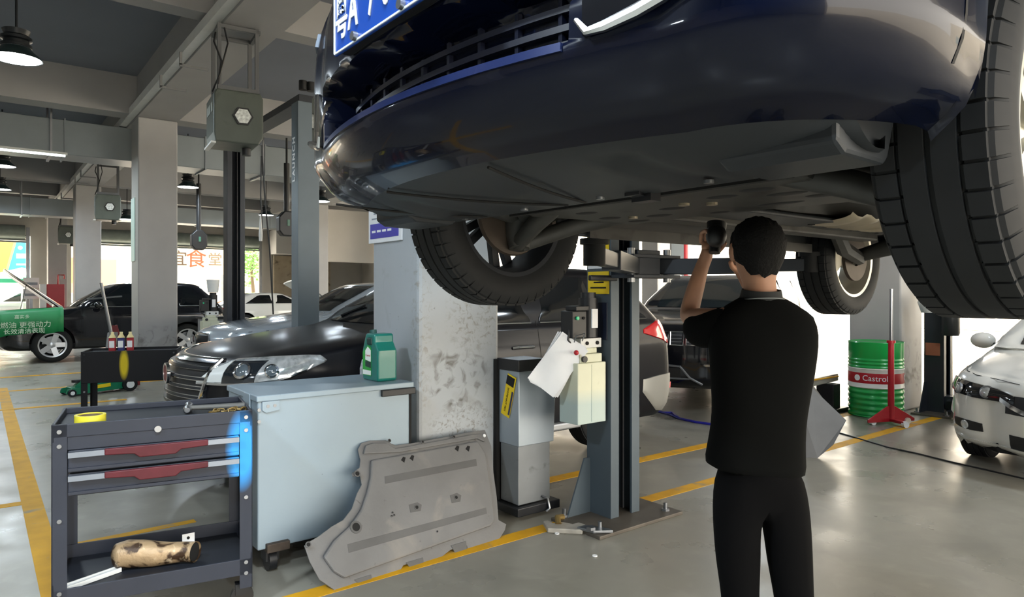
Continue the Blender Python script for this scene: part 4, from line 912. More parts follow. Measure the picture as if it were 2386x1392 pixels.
MB().cyl((.1, 8.3, 3.97), (.1, 8.3, 4.08), .05, n=12).cyl((.2, 8.3, 3.97), (.2, 8.3, 4.08), .05, n=12).build('cable_pulley', m_black, l2)
power_unit(l2, (-.36, 11.28, 1.44))
bk = MB().lathe([(0, 0), (.075, 0), (.095, .2), (.09, .2), (.07, .01)], n=24).build('plastic_tub', m_white); bk.location = (2.89, 11.28, 1.456); tag(bk, 'white plastic tub standing on the motor beside the dark post', 'tub')
l3 = make_lift('dark two-post lift beyond the white sedan at the right', 9.1, -.6, 3.30, 2.6, .12, m_liftd, m_liftd)
B((-.006, 3.34, .70), (-.001, 3.50, .85)).build('warning_label', mat('label_orange', '#a8664c', .5), l3, smooth=False)
MB().lathe([(.0, 0), (.085, 0), (.095, .03), (.095, .42), (.06, .50), (.05, .55), (0, .55)], (-.02, 3.22, .95), n=20).build('oil_tank', mat('black_tank', '#1d2122', .4), l3)
MB().lathe([(.0, 0), (.06, 0), (.10, .12), (.07, .22), (0, .24)], (-.22, 3.40, 1.22), n=16).build('drip_bag', mat('clear_plastic', '#d8dcdc', .15, trans=.6), l3)
# ------------------------------------------------------------------ hanging reel boxes on square tube frames
m_reel = mat('reel_box_green_grey', '#4d544d', .45, var=.06, spots=[('#3f453f', 6, .6, .75)])
m_frame = mat('frame_grey', '#5f6163', .5)
def reel_box(u, v, z, label, s=1.0):
    t = thing('hanging_reel_box', label, 'reel box', (u, v, z), math.radians(-6), 'ceiling hung reel boxes')
    b = MB().prism([(-.24, .28), (.22, .28), (.25, .22), (.25, -.22), (.20, -.30), (-.25, -.30), (-.27, -.2), (-.27, .22)], (0, .26, 0), (1, 0, 0), (0, 0, 1), .54).build('housing', m_reel, t, smooth=False, bevel=.015)
    MB().prism([(.11 * math.cos(PI / 3 * k), .11 * math.sin(PI / 3 * k)) for k in range(6)], (.03, -.283, .0), (1, 0, 0), (0, 0, 1), .012).build('badge_rim', m_black, t, smooth=False)
    MB().prism([(.088 * math.cos(PI / 3 * k), .088 * math.sin(PI / 3 * k)) for k in range(6)], (.03, -.297, .0), (1, 0, 0), (0, 0, 1), .006).build('badge_plate', mat('badge_white', '#cfd3d0', .4, var=.35, vs=40), t, smooth=False)
    MB().bar((-.27, -.26, -.31), (-.27, .24, -.31), .05, .02).build('edge_strip', m_white, t, smooth=False)
    for y in (-.16, 0, .12): B((-.276, y - .05, .04), (-.272, y + .05, .14)).build('side_label', mat('side_label', '#9fa59d', .5), t, smooth=False)
    zt = ZB - z
    for x, y in ((-.2, -.18), (.2, -.18), (-.2, .22), (.2, .22)): MB().bar((x, y, .27), (x, y, zt), .04, .04).build('hanger_tube', m_frame, t, smooth=False)
    MB().bar((-.2, -.18, zt - .03), (.22, -.18, zt - .03), .04, .04).bar((-.2, .22, zt - .03), (.22, .22, zt - .03), .04, .04).bar((-.2, -.18, zt - .03), (-.2, .22, zt - .03), .04, .04).bar((.22, -.18, zt - .03), (.22, .22, zt - .03), .04, .04).build('hanger_ring', m_frame, t, smooth=False)
    for y in (-.2, .2): MB().bar((-.22, y, .31), (.22, y, .31), .05, .05).build('mount_bar', m_frame, t, smooth=False)
    MB().cyl((.12, 0, -.30), (.12, 0, -.38), .05, n=12).build('hose_outlet', m_black, t)
    MB().tube([(-.24, -.2, zt - .12), (-.26, -.22, .8), (-.18, -.22, .6), (-.22, -.2, .3)], .01, 6).tube([(-.15, -.2, zt - .05), (-.12, -.24, .8), (-.2, -.24, .45), (-.26, -.1, .28)], .009, 6).build('power_cable', m_black, t)
    return t
def frz(px, py, z):
    p = on_z(px, py, z); return p
reel_box(2.33, 8.15, 3.42, 'large green-grey reel box with hexagon badge hanging from beam')
reel_box(2.40, 18.4, 3.42, 'smaller looking reel box hanging beside the second far column')
reel_box(2.46, 28.2, 3.42, 'farthest reel box hanging beside the third column')
cd = tag(MB().tube([(2.62, 8.1, 3.05), (2.66, 8.12, 2.5), (2.72, 8.15, 2.0), (2.78, 8.2, 1.2)], .009, 6).tube([(2.61, 8.1, 3.05), (2.60, 8.1, 2.6), (2.62, 8.1, 2.2)], .008, 6).build('hanging_cable', m_black), 'thin black cable dangling from the large reel box', 'cable')
sk = tag(MB().lathe([(0, .0), (.018, .0), (.022, .08), (.012, .22), (.008, .3), (0, .3)], (2.60, 8.1, 2.06), n=10).build('air_nozzle', m_white), 'white nozzle dangling under the large reel box', 'nozzle')
def black_reel(px, py, d, L, label, w=.30):
    p = on_d(px, py, d); t = thing('hose_reel', label, 'reel', tuple(p), 0, 'black hose reels')
    MB().prism([(-w / 2, .15), (-.07, .27), (.07, .27), (w / 2, .15), (w / 2, -.12), (.1, -.22), (-.1, -.22), (-w / 2, -.12)], (0, .1, 0), (1, 0, 0), (0, 0, 1), .2).build('reel_body', m_black, t, smooth=False, bevel=.02)
    MB().cyl((0, 0, .25), (0, 0, L - .5), .055, n=12).cyl((0, 0, L - .5), (0, 0, L), .02, n=10).build('drop_tube', m_black, t); B((-.025, -.115, -.02), (.025, -.10, .10)).build('reel_label', mat('reel_green', '#3d6f5a', .4), t, smooth=False)
    return t
p = on_d(463, 562, 16.9); black_reel(463, 562, 16.9, 4.63 - p.z, 'black hose reel hanging on a pole right of the first far column', .36)
p = on_d(668, 525, 13.54); black_reel(668, 525, 13.54, 4.5 - p.z, 'black hose reel half hidden behind the lettered grey post', .36)
# ------------------------------------------------------------------ foreground: tool carts, cabinet, leaning cover, bin
m_cart = mat('cart_slate', '#2a2e38', .5, 0, spec=.3, var=.08, vs=5, spray=[('#2f8fd8', (.345, -.24, .74), (.075, .06, .20))])
m_cartd = mat('cart_dark', '#1b1e25', .55, 0, spec=.3, var=.1, vs=5)
m_handle = mat('handle_red', '#4e1820', .5, spec=.3, var=.2, vs=12)
m_cblk = mat('cart_black', '#0a0c12', .5, 0, spec=.25, var=.08, spray=[('#c9b31a', (-.05, -.24, .77), (.045, .08, .16))])
def cart(name, label, loc, rot, m, md, drawers=2, w=.78, d=.48, h=.92, face=None):
    t = thing(name, label, 'tool cart', loc, rot, 'tool carts')
    x, y = w / 2, d / 2
    for sx in (-1, 1):
        for sy in (-1, 1):
            q = MB().box((sx * x, sy * y, .10), (sx * (x - .055), sy * (y - .004), h)).box((sx * x, sy * y, .10), (sx * (x - .004), sy * (y - .055), h)); q.build('leg', m, t, smooth=False)
    zt = h - .036
    B((-x + .01, -y + .01, zt), (x - .01, y - .01, zt + .012)).build('tray_floor', md, t, smooth=False)
    for a, b in (((-x, -y, zt - .02), (x, -y + .012, h)), ((-x, y - .012, zt - .04), (x, y, h + .0)), ((-x, -y, zt - .04), (-x + .012, y, h)), ((x - .012, -y, zt - .04), (x, y, h))): B(a, b).build('tray_rim', m, t, smooth=False, bevel=.003)
    B((-x + .02, -y + .02, .20), (x - .02, y - .02, .212)).build('shelf_floor', md, t, smooth=False)
    for a, b in (((-x, -y, .16), (x, -y + .01, .235)), ((-x, y - .01, .16), (x, y, .27)), ((-x, -y, .16), (-x + .01, y, .26)), ((x - .01, -y, .16), (x, y, .26))): B(a, b).build('shelf_rim', m, t, smooth=False, bevel=.002)
    zd = h - .05
    B((-x + .055, -y + .004, zd - .06), (x - .055, -y + .02, zd + .03)).build('front_rail', m, t, smooth=False, bevel=.002)
    for k in range(drawers):
        z1 = zd - .062 - .098 * k; dr = B((-x + .058, -y - .002, z1 - .092), (x - .058, y - .06, z1)).build('drawer', m, t, smooth=False, bevel=.004)
        MB().prism([(-x + .06, 0), (x - .06, 0), (x - .06, -.022), (-x + .06, -.022)], (0, -y - .014, z1 - .004), (1, 0, 0), (0, 0, 1), -.0 + .012).build('pull_lip', mat('pull_grey', '#7b828c', .35, .5), dr, smooth=False)
        hx = .20; MB().prism([(-hx, .004), (hx, .004), (hx, -.022), (.09, -.028), (.07, -.045), (-.07, -.045), (-.09, -.028), (-hx, -.022)], (0, -y - .016, z1 - .004), (1, 0, 0), (0, 0, 1), .016).build('handle_grip', m_handle, dr, smooth=False, bevel=.004)
        MB().bar((-x + .06, -y - .008, z1 - .078), (x - .06, -y - .008, z1 - .078), .012, .012).build('drawer_crease', m, dr, smooth=False)
    if drawers: MB().cyl((0, -y + .004, zd + .0), (0, -y - .012, zd + .0), .014, n=18).build('lock', m_steel, t)
    if face: face(t, x, y, zd, m)
    for sx in (-1, 1):
        for zz in (h - .03, h - .09, .52, .22, .17): MB().cyl((sx * (x - .028), -y + .002, zz), (sx * (x - .028), -y - .006, zz), .009, n=10).build('rivet', m_steel, t)
        for sy in (-1, 1):
            MB().cyl((sx * (x - .04), sy * (y - .05) - .016, .05), (sx * (x - .04), sy * (y - .05) + .016, .05), .05, n=20).box((sx * (x - .04) - .03, sy * (y - .05) - .024, .06), (sx * (x - .04) + .03, sy * (y - .05) + .024, .11)).build('castor', m_blackm, t, ang=30)
    return t
c1 = cart('tool_cart', 'slate grey tool cart with two drawers and a blue sprayed leg', (.665, 3.56, 0), math.radians(-10), m_cart, m_cartd)
mb_ = B((.17, -.255, .602), (.29, -.245, .632)).build('spare', m_paper) if False else None
M1 = Matrix.Translation((.665, 3.56, 0)) @ Matrix.Rotation(math.radians(-10), 4, 'Z')
def onc(x, y, z): return tuple(M1 @ V(x, y, z))
tp = thing('tape_roll', 'roll of yellow tape lying in the slate cart tray', 'tape', onc(-.26, -.13, .897))
MB().lathe([(.048, 0), (.06, 0), (.06, .04), (.048, .04)], n=32, closed=True).build('tape', mat('tape_yellow', '#d8cc3a', .4), tp); MB().lathe([(.040, .002), (.048, .002), (.048, .036), (.040, .036)], n=32, closed=True).build('core', mat('tape_core', '#6a5a45', .7), tp)
hm = thing('hammer', 'ball peen hammer lying across the slate cart tray', 'hammer', onc(.16, -.02, .897), math.radians(-16))
MB().tube([(-.02, 0, .02), (.12, 0, .018), (.22, 0, .016)], [.011, .013, .016], 10).build('handle', mat('hammer_grip', '#5b5b58', .6), hm); MB().tube([(-.03, -.07, .02), (-.03, -.045, .02), (-.03, -.03, .022), (-.03, .03, .022), (-.03, .04, .022), (-.03, .065, .022)], [.012, .02, .013, .014, .019, .019], 14).build('head', m_steel, hm)
ch = thing('chain', 'small tarnished brass chain heaped in the cart tray corner', 'chain', onc(.28, -.13, .897))
for k in range(12):
    a = k * .9; M = Matrix.Translation((.012 * k - .05, .025 * math.sin(a), .012)) @ Matrix.Rotation(a, 4, 'Z') @ Matrix.Rotation(PI / 2 * (k % 2), 4, 'X')
    MB().tube([M @ V(.018 * math.cos(q * PI / 4), .010 * math.sin(q * PI / 4), 0) for q in range(8)], .004, 6, closed=True).build('link', mat('old_brass', '#8c7648', .45, .7), ch)
# lower shelf things
ex = thing('bent_pipe', 'burnt tan bent pipe lying on the lower shelf of slate cart', 'pipe', onc(-.03, -.08, .214))
path = [(-.12, .06, .06), (-.08, .055, .062), (-.03, .035, .058), (.02, .01, .052), (.08, -.01, .048), (.14, -.032, .046), (.175, -.062, .046)]
mp = mat('burnt_pipe', '#a68d6c', .5, .3, var=.15, vs=10, bump=.5, bs=30, spots=[('#3a2818', 13, .50, .58), ('#cdb99a', 20, .60, .70)])
MB().tube(path, [.056, .062, .060, .056, .048, .045, .046], 20, caps=False).build('pipe_body', mp, ex); MB().tube([(.171, -.058, .046), (.178, -.065, .046)], .047, 20, caps=False).build('pipe_rim', mp, ex)
MB().tube([(.09, -.012, .048), (.14, -.032, .046), (.1755, -.0625, .046)], [.03, .036, .042], 18).build('pipe_bore', m_dark, ex); MB().sphere((-.12, .06, .06), .055, sc=(.5, 1, 1)).build('crushed_end', mp, ex)
wc = thing('white_channel', 'white metal channel strip on lower shelf of slate cart', 'strip', onc(-.255, -.13, .214), math.radians(22))
MB().prism([(-.02, 0), (.02, 0), (.02, .018), (.014, .018), (.014, .005), (-.014, .005), (-.014, .018), (-.02, .018)], (-.14, 0, 0), (0, 1, 0), (0, 0, 1), .26).build('channel', m_white, wc, smooth=False); MB().box((-.1, -.016, .005), (.08, .01, .007)).build('paper_strip', m_paper, wc, smooth=False)
tg = thing('white_tag', 'small white holed tag standing at the back of lower shelf', 'tag', onc(.135, .06, .214), 0)
MB().prism([(-.028, 0), (.028, 0), (.028, .075), (-.028, .075)], (0, 0, 0), (1, 0, -.0), (.05, .25, 1), .002).build('card', m_paper, tg, smooth=False); MB().cyl((0.002, .010, .056), (.002, .019, .056), .007, n=12).build('hole', m_dark, tg)
# second, black cart further back with bottles
def bigface(t, x, y, zd, m): B((-x + .0, -y - .006, .60), (x - .0, -y + .01, .90)).build('drawer_front', m, t, smooth=False, bevel=.004)
c2 = cart('tool_cart', 'black tool cart with a yellow sprayed mark and three bottles on top', (1.23, 7.72, 0), math.radians(-17), m_cblk, m_cartd, 0, .82, .46, .90, bigface)
M2 = Matrix.Translation((1.23, 7.72, 0)) @ Matrix.Rotation(math.radians(-17), 4, 'Z')
for k, (x, m, lab) in enumerate(((-.165, mat('bottle_red', '#9c1f2a', .3), 'leftmost additive bottle on the black cart, red with white label'), (-.09, mat('bottle_blue', '#2d2f6a', .3), 'middle additive bottle on the black cart, dark blue'), (-.012, mat('bottle_red', '#9c1f2a', .3), 'rightmost additive bottle on the black cart, red beside the blue one'))):
    t = thing('additive_bottle', lab, 'bottle', tuple(M2 @ V(x, -.13, .877)), -.3, 'additive bottles')
    MB().box((-.03, -.022, 0), (.03, .022, .145)).build('bottle_body', m, t, smooth=False, bevel=.008); MB().lathe([(.034, .145), (.022, .165), (.014, .18), (.014, .20), (.0, .20)], n=18).build('cap', mat('cap_cream', '#e0d3a0' if k != 1 else '#cfd2dc', .4), t)
    B((-.024, -.024, .05), (.02, -.022, .115)).build('bottle_label', m_paper, t, smooth=False)
# grey steel cabinet
m_cab = mat('cabinet_grey', '#8b9ba6', .38, .1, var=.05, vs=2.5, spots=[('#4b5256', 34, .735, .77), ('#8d9ca4', 5, .6, .8)])
cb = thing('steel_cabinet', 'pale grey steel cabinet on castors with oil can on its top', 'cabinet', (1.14, 3.60, 0))
B((0, .0, .13), (.90, .52, .915)).build('cabinet_body', m_cab, cb, smooth=False, bevel=.008); B((-.008, -.010, .90), (.915, .53, .932)).build('lid', m_cab, cb, smooth=False, bevel=.005)
B((.70, -.022, .862), (.92, .002, .90)).build('corner_bracket', m_black, cb, smooth=False, bevel=.004); MB().prism([(-.0, 0), (.09, 0), (.09, -.05), (.02, -.06), (.0, -.045)], (.02, -.006, .90), (1, 0, 0), (0, 0, 1), .006).build('hinge_plate', m_cab, cb, smooth=False, bevel=.002)
MB().prism([(0, 0), (-.10, 0), (-.12, -.05), (-.06, -.12), (0, -.12)], (-.004, .10, .93), (0, -1, 0), (0, 0, 1), .008).build('side_ear', m_cab, cb, smooth=False, bevel=.002)
for x, z in ((.05, .875), (.085, .875), (.004, .86), (.004, .80)): MB().cyl((x, -.004, z), (x, -.014, z), .009, n=12).build('bolt', m_steel, cb)
B((.885, -.004, .45), (.90, .0, .87)).build('door_gap', m_dark, cb, smooth=False); B((.04, -.03, .115), (.16, .01, .16)).build('foot_bracket', mat('rusty', '#4a4038', .7, .3, var=.3, vs=20), cb, smooth=False, bevel=.004)
for x, y in ((.08, .05), (.82, .05), (.08, .46), (.82, .46)): MB().cyl((x - .02, y, .06), (x + .02, y, .06), .06, n=20).box((x - .035, y - .04, .06), (x + .035, y + .04, .135)).build('castor', m_blackm, cb, ang=30)
B((.1, .03, .115), (.8, .5, .13)).build('base_frame', m_dark, cb, smooth=False)
# oil can
m_can = mat('can_green', '#127066', .32, coat=.3)
cn = thing('oil_can', 'green plastic oil can with handle standing on the steel cabinet', 'oil can', (1.935, 3.80, .932), math.radians(-88))
MB().prism([(-.095, 0), (.095, 0), (.098, .02), (.098, .185), (.06, .235), (.055, .285), (-.055, .285), (-.07, .25), (-.098, .18)], (0, .066, 0), (1, 0, 0), (0, 0, 1), .132).build('can_body', m_can, cn, smooth=False, bevel=.014, seg=3)
B((-.03, -.075, .215), (.03, .075, .262)).build('handle_opening', mat('can_dark', '#06322e', .5), cn, smooth=False, bevel=.01)
MB().cyl((-.075, 0, .265), (-.082, 0, .30), .022, n=18).build('can_cap', mat('can_cap', '#1b4d48', .4), cn)
m_l1 = mat('can_label_white', '#e8ebe6', .4); m_l2 = mat('can_label_green', '#2f9a3c', .4)
lb = MB().prism([(-.085, .03), (.02, .03), (.02, .20), (-.02, .215), (-.085, .17)], (0, -.0675, 0), (1, 0, 0), (0, 0, 1), .0015).build('can_label', m_l2, cn, smooth=False)
MB().prism([(-.05, .125), (.017, .115), (.017, .185), (-.02, .205), (-.05, .18)], (0, -.069, 0), (1, 0, 0), (0, 0, 1), .0012).build('label_panel', m_l1, lb, smooth=False); MB().prism([(-.05, .085), (.018, .078), (.018, .113), (-.05, .12)], (0, -.069, 0), (1, 0, 0), (0, 0, 1), .0012).build('label_band', mat('can_label_dark', '#0b2f2c', .4), lb, smooth=False)
B((-.08, -.0702, .035), (.018, -.069, .062)).build('label_panel', m_l1, lb, smooth=False); text('label_lettering', 'Castrol', .019, m_red, lb, (-.016, -.0705, .152), (1, 0, 0), (0, 0, 1), .0006)
# notice board on the near column
nb = thing('notice_board', 'white framed notice with violet footer on the scuffed column', 'notice', (2.15, 3.90, 1.80))
B((-.014, -.005, 0), (-.001, .46, .64)).build('board', m_paper, nb, smooth=False, bevel=.003); B((-.016, .03, .03), (-.0145, .43, .13)).build('footer_band', mat('violet', '#3a35a8', .45), nb, smooth=False)
for k in range(13): B((-.0155, .05 + .02 * (k % 3), .16 + .034 * k), (-.0145, .41 - .03 * (k % 4), .170 + .034 * k)).build('text_line', mat('print_grey', '#8b95a0', .6), nb, smooth=False)
for k in range(4): B((-.0165, .35 - .075 * k, .07), (-.0160, .405 - .075 * k, .085)).build('footer_text', m_paper, nb, smooth=False)
# silver bin
m_bin = mat('bin_silver', '#9aa4ac', .35, .35, var=.06, vs=3); m_bin2 = mat('bin_lower_grey', '#7b7f82', .4, .35, var=.1, vs=4, spots=[('#55585a', 9, .62, .75)])
bn = thing('metal_bin', 'silver metal waste bin with yellow sticker beside the scuffed column', 'bin', (2.74, 3.45, 0))
MB().prism([(0, .47), (.30, .47), (.32, .88), (.20, 1.0), (0, 1.0)], (0, .21, 0), (1, 0, 0), (0, 0, 1), .21).build('bin_top', m_bin, bn, smooth=False, bevel=.006)
B((.005, .01, .09), (.275, .20, .47)).build('bin_base', m_bin2, bn, smooth=False, bevel=.006); B((-.01, -.012, .955), (.22, .22, 1.03)).build('bin_rim', m_black, bn, smooth=False, bevel=.004); B((-.03, -.03, .03), (.33, .24, .085)).build('bin_foot', m_blackm, bn, smooth=False, bevel=.006)
B((-.02, .21, .02), (.22, .245, 1.02)).build('back_plate', m_dark, bn, smooth=False); MB().tube([(.20, -.04, .03), (.22, -.05, .05), (.22, -.03, .11), (.2, .0, .12)], .008, 8).build('wire_handle', m_steel, bn)
Ms = Matrix.Rotation(math.radians(-22), 4, 'X'); st_ = B((-.004, -.045, -.14), (-.001, .045, .14), ).build('sticker', m_lbl, bn, smooth=False); st_.location = (-.0025, .10, .79); st_.rotation_euler = (math.radians(16), 0, 0)
B((-.006, -.035, .07), (-.004, .045, .13)).build('sticker_print', m_dark, st_, smooth=False); B((-.006, -.044, -.12), (-.004, -.028, .04)).build('sticker_band', mat('sticker_navy', '#20264a', .5), st_, smooth=False); text('sticker_lettering', '2K5/FBM4V7 785S', .022, m_dark, st_, (-.0048, .012, -.03), (0, 0, -1), (0, -1, 0), .0006)
# ------------------------------------------------------------------ grey undercover panel leaning on the cabinet and column
m_cov = mat('cover_plastic', '#686868', .62, var=.12, vs=4, bump=.15, bs=60, spots=[('#7f7c77', 5.0, .58, .8), ('#4c4b49', 20, .70, .76)])
P0 = on_z(780, 1376); P1 = on_z(1165, 1256); PT = V(2.63, 3.62, .585)
ex_ = (P1 - P0).normalized(); N_ = ex_.cross(PT - P0).normalized(); ey_ = N_.cross(ex_).normalized()
if ey_.z < 0: ey_ = -ey_
N_ = ex_.cross(ey_)
cvp = thing('undercover_panel', 'large grey plastic undercover leaning against cabinet and column', 'panel', tuple(P0))
def pp(px, py, off=0.0):
    q = on_plane(px, py, P0, N_) - P0; return (q.dot(ex_), q.dot(ey_))
def ppoly(pts): return [pp(*p) for p in pts]
out = [(780, 1376), (745, 1352), (722, 1310), (713, 1283), (709, 1272), (722, 1262), (740, 1252), (772, 1228), (800, 1212), (820, 1186), (832, 1150), (843, 1130), (838, 1105), (822, 1112), (820, 1103), (838, 1090), (840, 1072), (834, 1048), (842, 1033), (862, 1027), (900, 1026), (912, 1034), (922, 1038), (960, 1033), (1040, 1018), (1100, 1006), (1130, 1002), (1137, 1020), (1145, 1040), (1150, 1100), (1158, 1160), (1162, 1212), (1180, 1222), (1177, 1236), (1164, 1256), (1120, 1275), (1090, 1284), (1088, 1272), (1050, 1282), (1030, 1298), (990, 1322), (982, 1306), (940, 1318), (925, 1345), (868, 1366), (862, 1350), (820, 1362), (800, 1374)]
side_n = -1.0 if N_.dot(EYE - P0) < 0 else 1.0      # towards the camera
def slab(name, pts, t0, t1, m, par=cvp, bev=.006):
    poly = ppoly(pts); mb = MB(); n = len(poly)
    a = [ex_ * x + ey_ * y + N_ * (side_n * t0) for x, y in poly]; b = [ex_ * x + ey_ * y + N_ * (side_n * t1) for x, y in poly]
    mb.add(a + b, [tuple(range(n - 1, -1, -1)), tuple(range(n, 2 * n))] + [(i, (i + 1) % n, n + (i + 1) % n, n + i) for i in range(n)])
    return mb.build(name, m, par, smooth=False, bevel=bev)
slab('panel_sheet', out, -.008, .0, m_cov, bev=.003)
slab('raised_field', [(775, 1335), (750, 1300), (775, 1262), (815, 1225), (838, 1190), (852, 1150), (860, 1115), (862, 1075), (1110, 1030), (1128, 1060), (1140, 1140), (1150, 1215), (1140, 1228), (800, 1350)], .0, .022, m_cov, bev=.012)
slab('rim_ridge', [(845, 1060), (850, 1040), (868, 1034), (898, 1034), (920, 1047), (1100, 1014), (1120, 1012), (1128, 1032), (1110, 1024), (930, 1056)], .0, .014, m_cov)
m_cov2 = mat('cover_plastic_dark', '#535353', .62, var=.12, vs=5)
for r in ([(892, 1114), (1105, 1073), (1107, 1089), (893, 1131)], [(805, 1272), (1128, 1186), (1130, 1200), (808, 1292)]): slab('recess_strip', r, .0215, .0235, m_cov2, bev=.001)
for r in ([(948, 1180), (968, 1174), (978, 1180), (976, 1194), (952, 1198)], [(1044, 1158), (1060, 1152), (1070, 1158), (1068, 1172), (1048, 1176)]): slab('pocket', r, .0215, .024, m_cov2, bev=.001)
for (px, py, r) in ((966, 1186, .010), (1058, 1163, .010), (825, 1232, .022), (828, 1108, .012), (714, 1273, .010), (903, 1031, .007), (980, 1034, .007), (1053, 1022, .007), (910, 1198, .004), (914, 1204, .004), (908, 1206, .004), (1014, 1242, .004)):
    x, y = pp(px, py); a = ex_ * x + ey_ * y
    MB().lathe([(r * 1.5, 0), (r * 1.5, .004), (r, .005), (r * .9, -.002)], a + N_ * side_n * .022, N_ * side_n, 18).build('boss', m_cov2, cvp); MB().lathe([(0, .001), (r, .001), (r, .003), (0, .0035)], a + N_ * side_n * .0225, N_ * side_n, 16).build('bolt_hole', m_dark, cvp)
for r in ([(1050, 1272), (1085, 1262), (1088, 1284), (1060, 1290)], [(945, 1312), (985, 1300), (988, 1320), (960, 1330)], [(825, 1352), (864, 1340), (868, 1362), (840, 1366)]): slab('lip_recess', r, .0, .004, m_cov2, bev=.001)
for (px, py, rx) in ((935, 1076, .012), (955, 1072, .016), (1060, 1050, .008), (1085, 1050, .010)): x, y = pp(px, py); slab('scuff', [(px - 5, py), (px, py - 8), (px + 6, py - 6), (px + 3, py + 6)], .0222, .0228, m_dark, bev=0)
x, y = pp(1128, 1016); MB().lathe([(0, .006), (.010, .006), (.012, 0)], ex_ * x + ey_ * y, N_ * side_n, 12).build('white_clip', m_paper, cvp)
# debris by the lift foot
db = thing('floor_bracket', 'torn pale bracket lying on the floor at the lift foot', 'bracket', tuple(on_z(1312, 1234, .0)))
MB().prism([(-.10, -.07), (.11, -.10), (.14, .0), (.10, .04), (.06, .01), (.0, .05), (-.06, .03), (-.09, .08), (-.12, .06)], (0, 0, .001), (CS, -SN, 0), (SN, CS, 0), .03).build('bracket_plate', mat('pale_bracket', '#a9a59c', .5, .2, var=.2, vs=12), db, smooth=False, bevel=.006)
MB().tube([(-.02, .02, .03), (.0, .05, .06), (.05, .06, .05)], .02, 8).build('bracket_hook', mat('old_brass', '#8c7648', .45, .7), db)
wp = thing('metal_plate', 'dark flat metal plate lying beside the lift post base', 'plate', tuple(on_z(1388, 1238, .024)))
MB().prism([(-.11, .02), (-.06, .06), (.08, .0), (.10, -.04), (-.02, -.05)], (0, 0, 0), (CS, -SN, 0), (SN, CS, 0), .018).build('plate_body', m_steel, wp, smooth=False, bevel=.004); MB().cyl((-.04, .0, .018), (-.04, .0, .035), .03, n=6).build('nut', m_steel, wp)
for (px, py, lab) in ((1386, 1297, 'small white washer on the floor in front of lift'), (1298, 1245, 'small cream pellet on floor near the torn bracket')):
    p = on_z(px, py, .002); o = MB().lathe([(.006, 0), (.014, 0), (.014, .006), (.006, .006)], n=16, closed=True).build('floor_washer', m_paper); o.location = p; tag(o, lab, 'washer')
# hoses and cables on the floor
hz = tag(MB().tube([on_z(1470, 953, .012), on_z(1520, 956, .012), on_z(1562, 966, .012), on_z(1580, 975, .012), on_z(1620, 984, .012), on_z(1680, 992, .012), on_z(1760, 1000, .012)], .014, 8).tube([on_z(1545, 962, .012), on_z(1566, 962, .014), on_z(1584, 976, .012)], .013, 8).build('air_hose', mat('hose_blue', '#2a2aa0', .4)), 'blue air hose snaking along the floor behind the man', 'hose')
kp = [on_z(px, py, .006) for px, py in ((1952, 1008), (2010, 1025), (2070, 1043), (2140, 1058), (2220, 1078), (2300, 1096), (2386, 1116), (2460, 1136))]
tag(MB().tube(kp, .007, 8).build('floor_cable', m_black), 'thin black cable trailing across the floor to the right edge', 'cable')
# ------------------------------------------------------------------ the man under the car
def skin(name, nodes, edges, m, parent, root, sub=2, radii2=None):
    me = bpy.data.meshes.new(name); keys = list(nodes); ix = {k: i for i, k in enumerate(keys)}
    me.from_pydata([nodes[k][0] for k in keys], [(ix[a], ix[b]) for a, b in edges], [])
    o = bpy.data.objects.new(name, me); COL.objects.link(o)
    sk = o.modifiers.new('skin', 'SKIN'); sk.use_smooth_shade = True; sk.branch_smoothing = .4
    for k in keys:
        r = nodes[k][1]; s = me.skin_vertices[0].data[ix[k]]; s.radius = r if isinstance(r, tuple) else (r, r); s.use_root = (k == root)
    ss = o.modifiers.new('sub', 'SUBSURF'); ss.levels = sub; ss.render_levels = sub
    dg = bpy.context.evaluated_depsgraph_get(); me2 = bpy.data.meshes.new_from_object(o.evaluated_get(dg)); bpy.data.objects.remove(o)
    me2.name = name; me2.shade_smooth(); me2.materials.clear(); me2.materials.append(m)
    ob = bpy.data.objects.new(name, me2); COL.objects.link(ob); ob.parent = parent
    return ob
m_skin = mat('skin', '#a87d64', .55, var=.06, vs=20)
m_hair = mat('hair', '#070707', .8, spec=.25, var=.3, vs=60, bump=.6, bs=120)
m_shirt = mat('black_shirt', '#040505', .95, spec=.12, var=.15, vs=8, bump=.2, bs=14)
m_trouser = mat('black_trousers', '#030304', .95, spec=.12, var=.15, vs=7, bump=.25, bs=12)
MX, MD = .833, 2.30
mp_ = EYE + (Vector((CS, -SN, 0)) * MX + Vector((SN, CS, 0)) * MD); mp_.z = 0
man = thing('person', 'man in black polo and trousers, seen from behind, looking up under car', 'person', tuple(mp_), -PSI)
# local: x right, y away from the camera (his front), z up
def loft(name, rings, m, parent, n=28, cap=True, ang=60):
    rows = []
    for (cx, cy, cz, rx, ry, tilt, pw) in rings:
        row = []
        for k in range(n):
            a = 2 * PI * k / n; c_, s_ = math.cos(a), math.sin(a)
            x = math.copysign(abs(c_) ** pw, c_) * rx; y = math.copysign(abs(s_) ** pw, s_) * ry
            row.append(V(cx + x, cy + y, cz + tilt * x))
        rows.append(row)
    mb = MB().grid(rows, False, True)
    if cap: mb.add(rows[0], [tuple(range(n))]); mb.add(rows[-1], [tuple(range(n))])
    o = mb.build(name, m, parent, ang=ang)
    ss = o.modifiers.new('sub', 'SUBSURF'); ss.levels = 1; ss.render_levels = 1
    return o
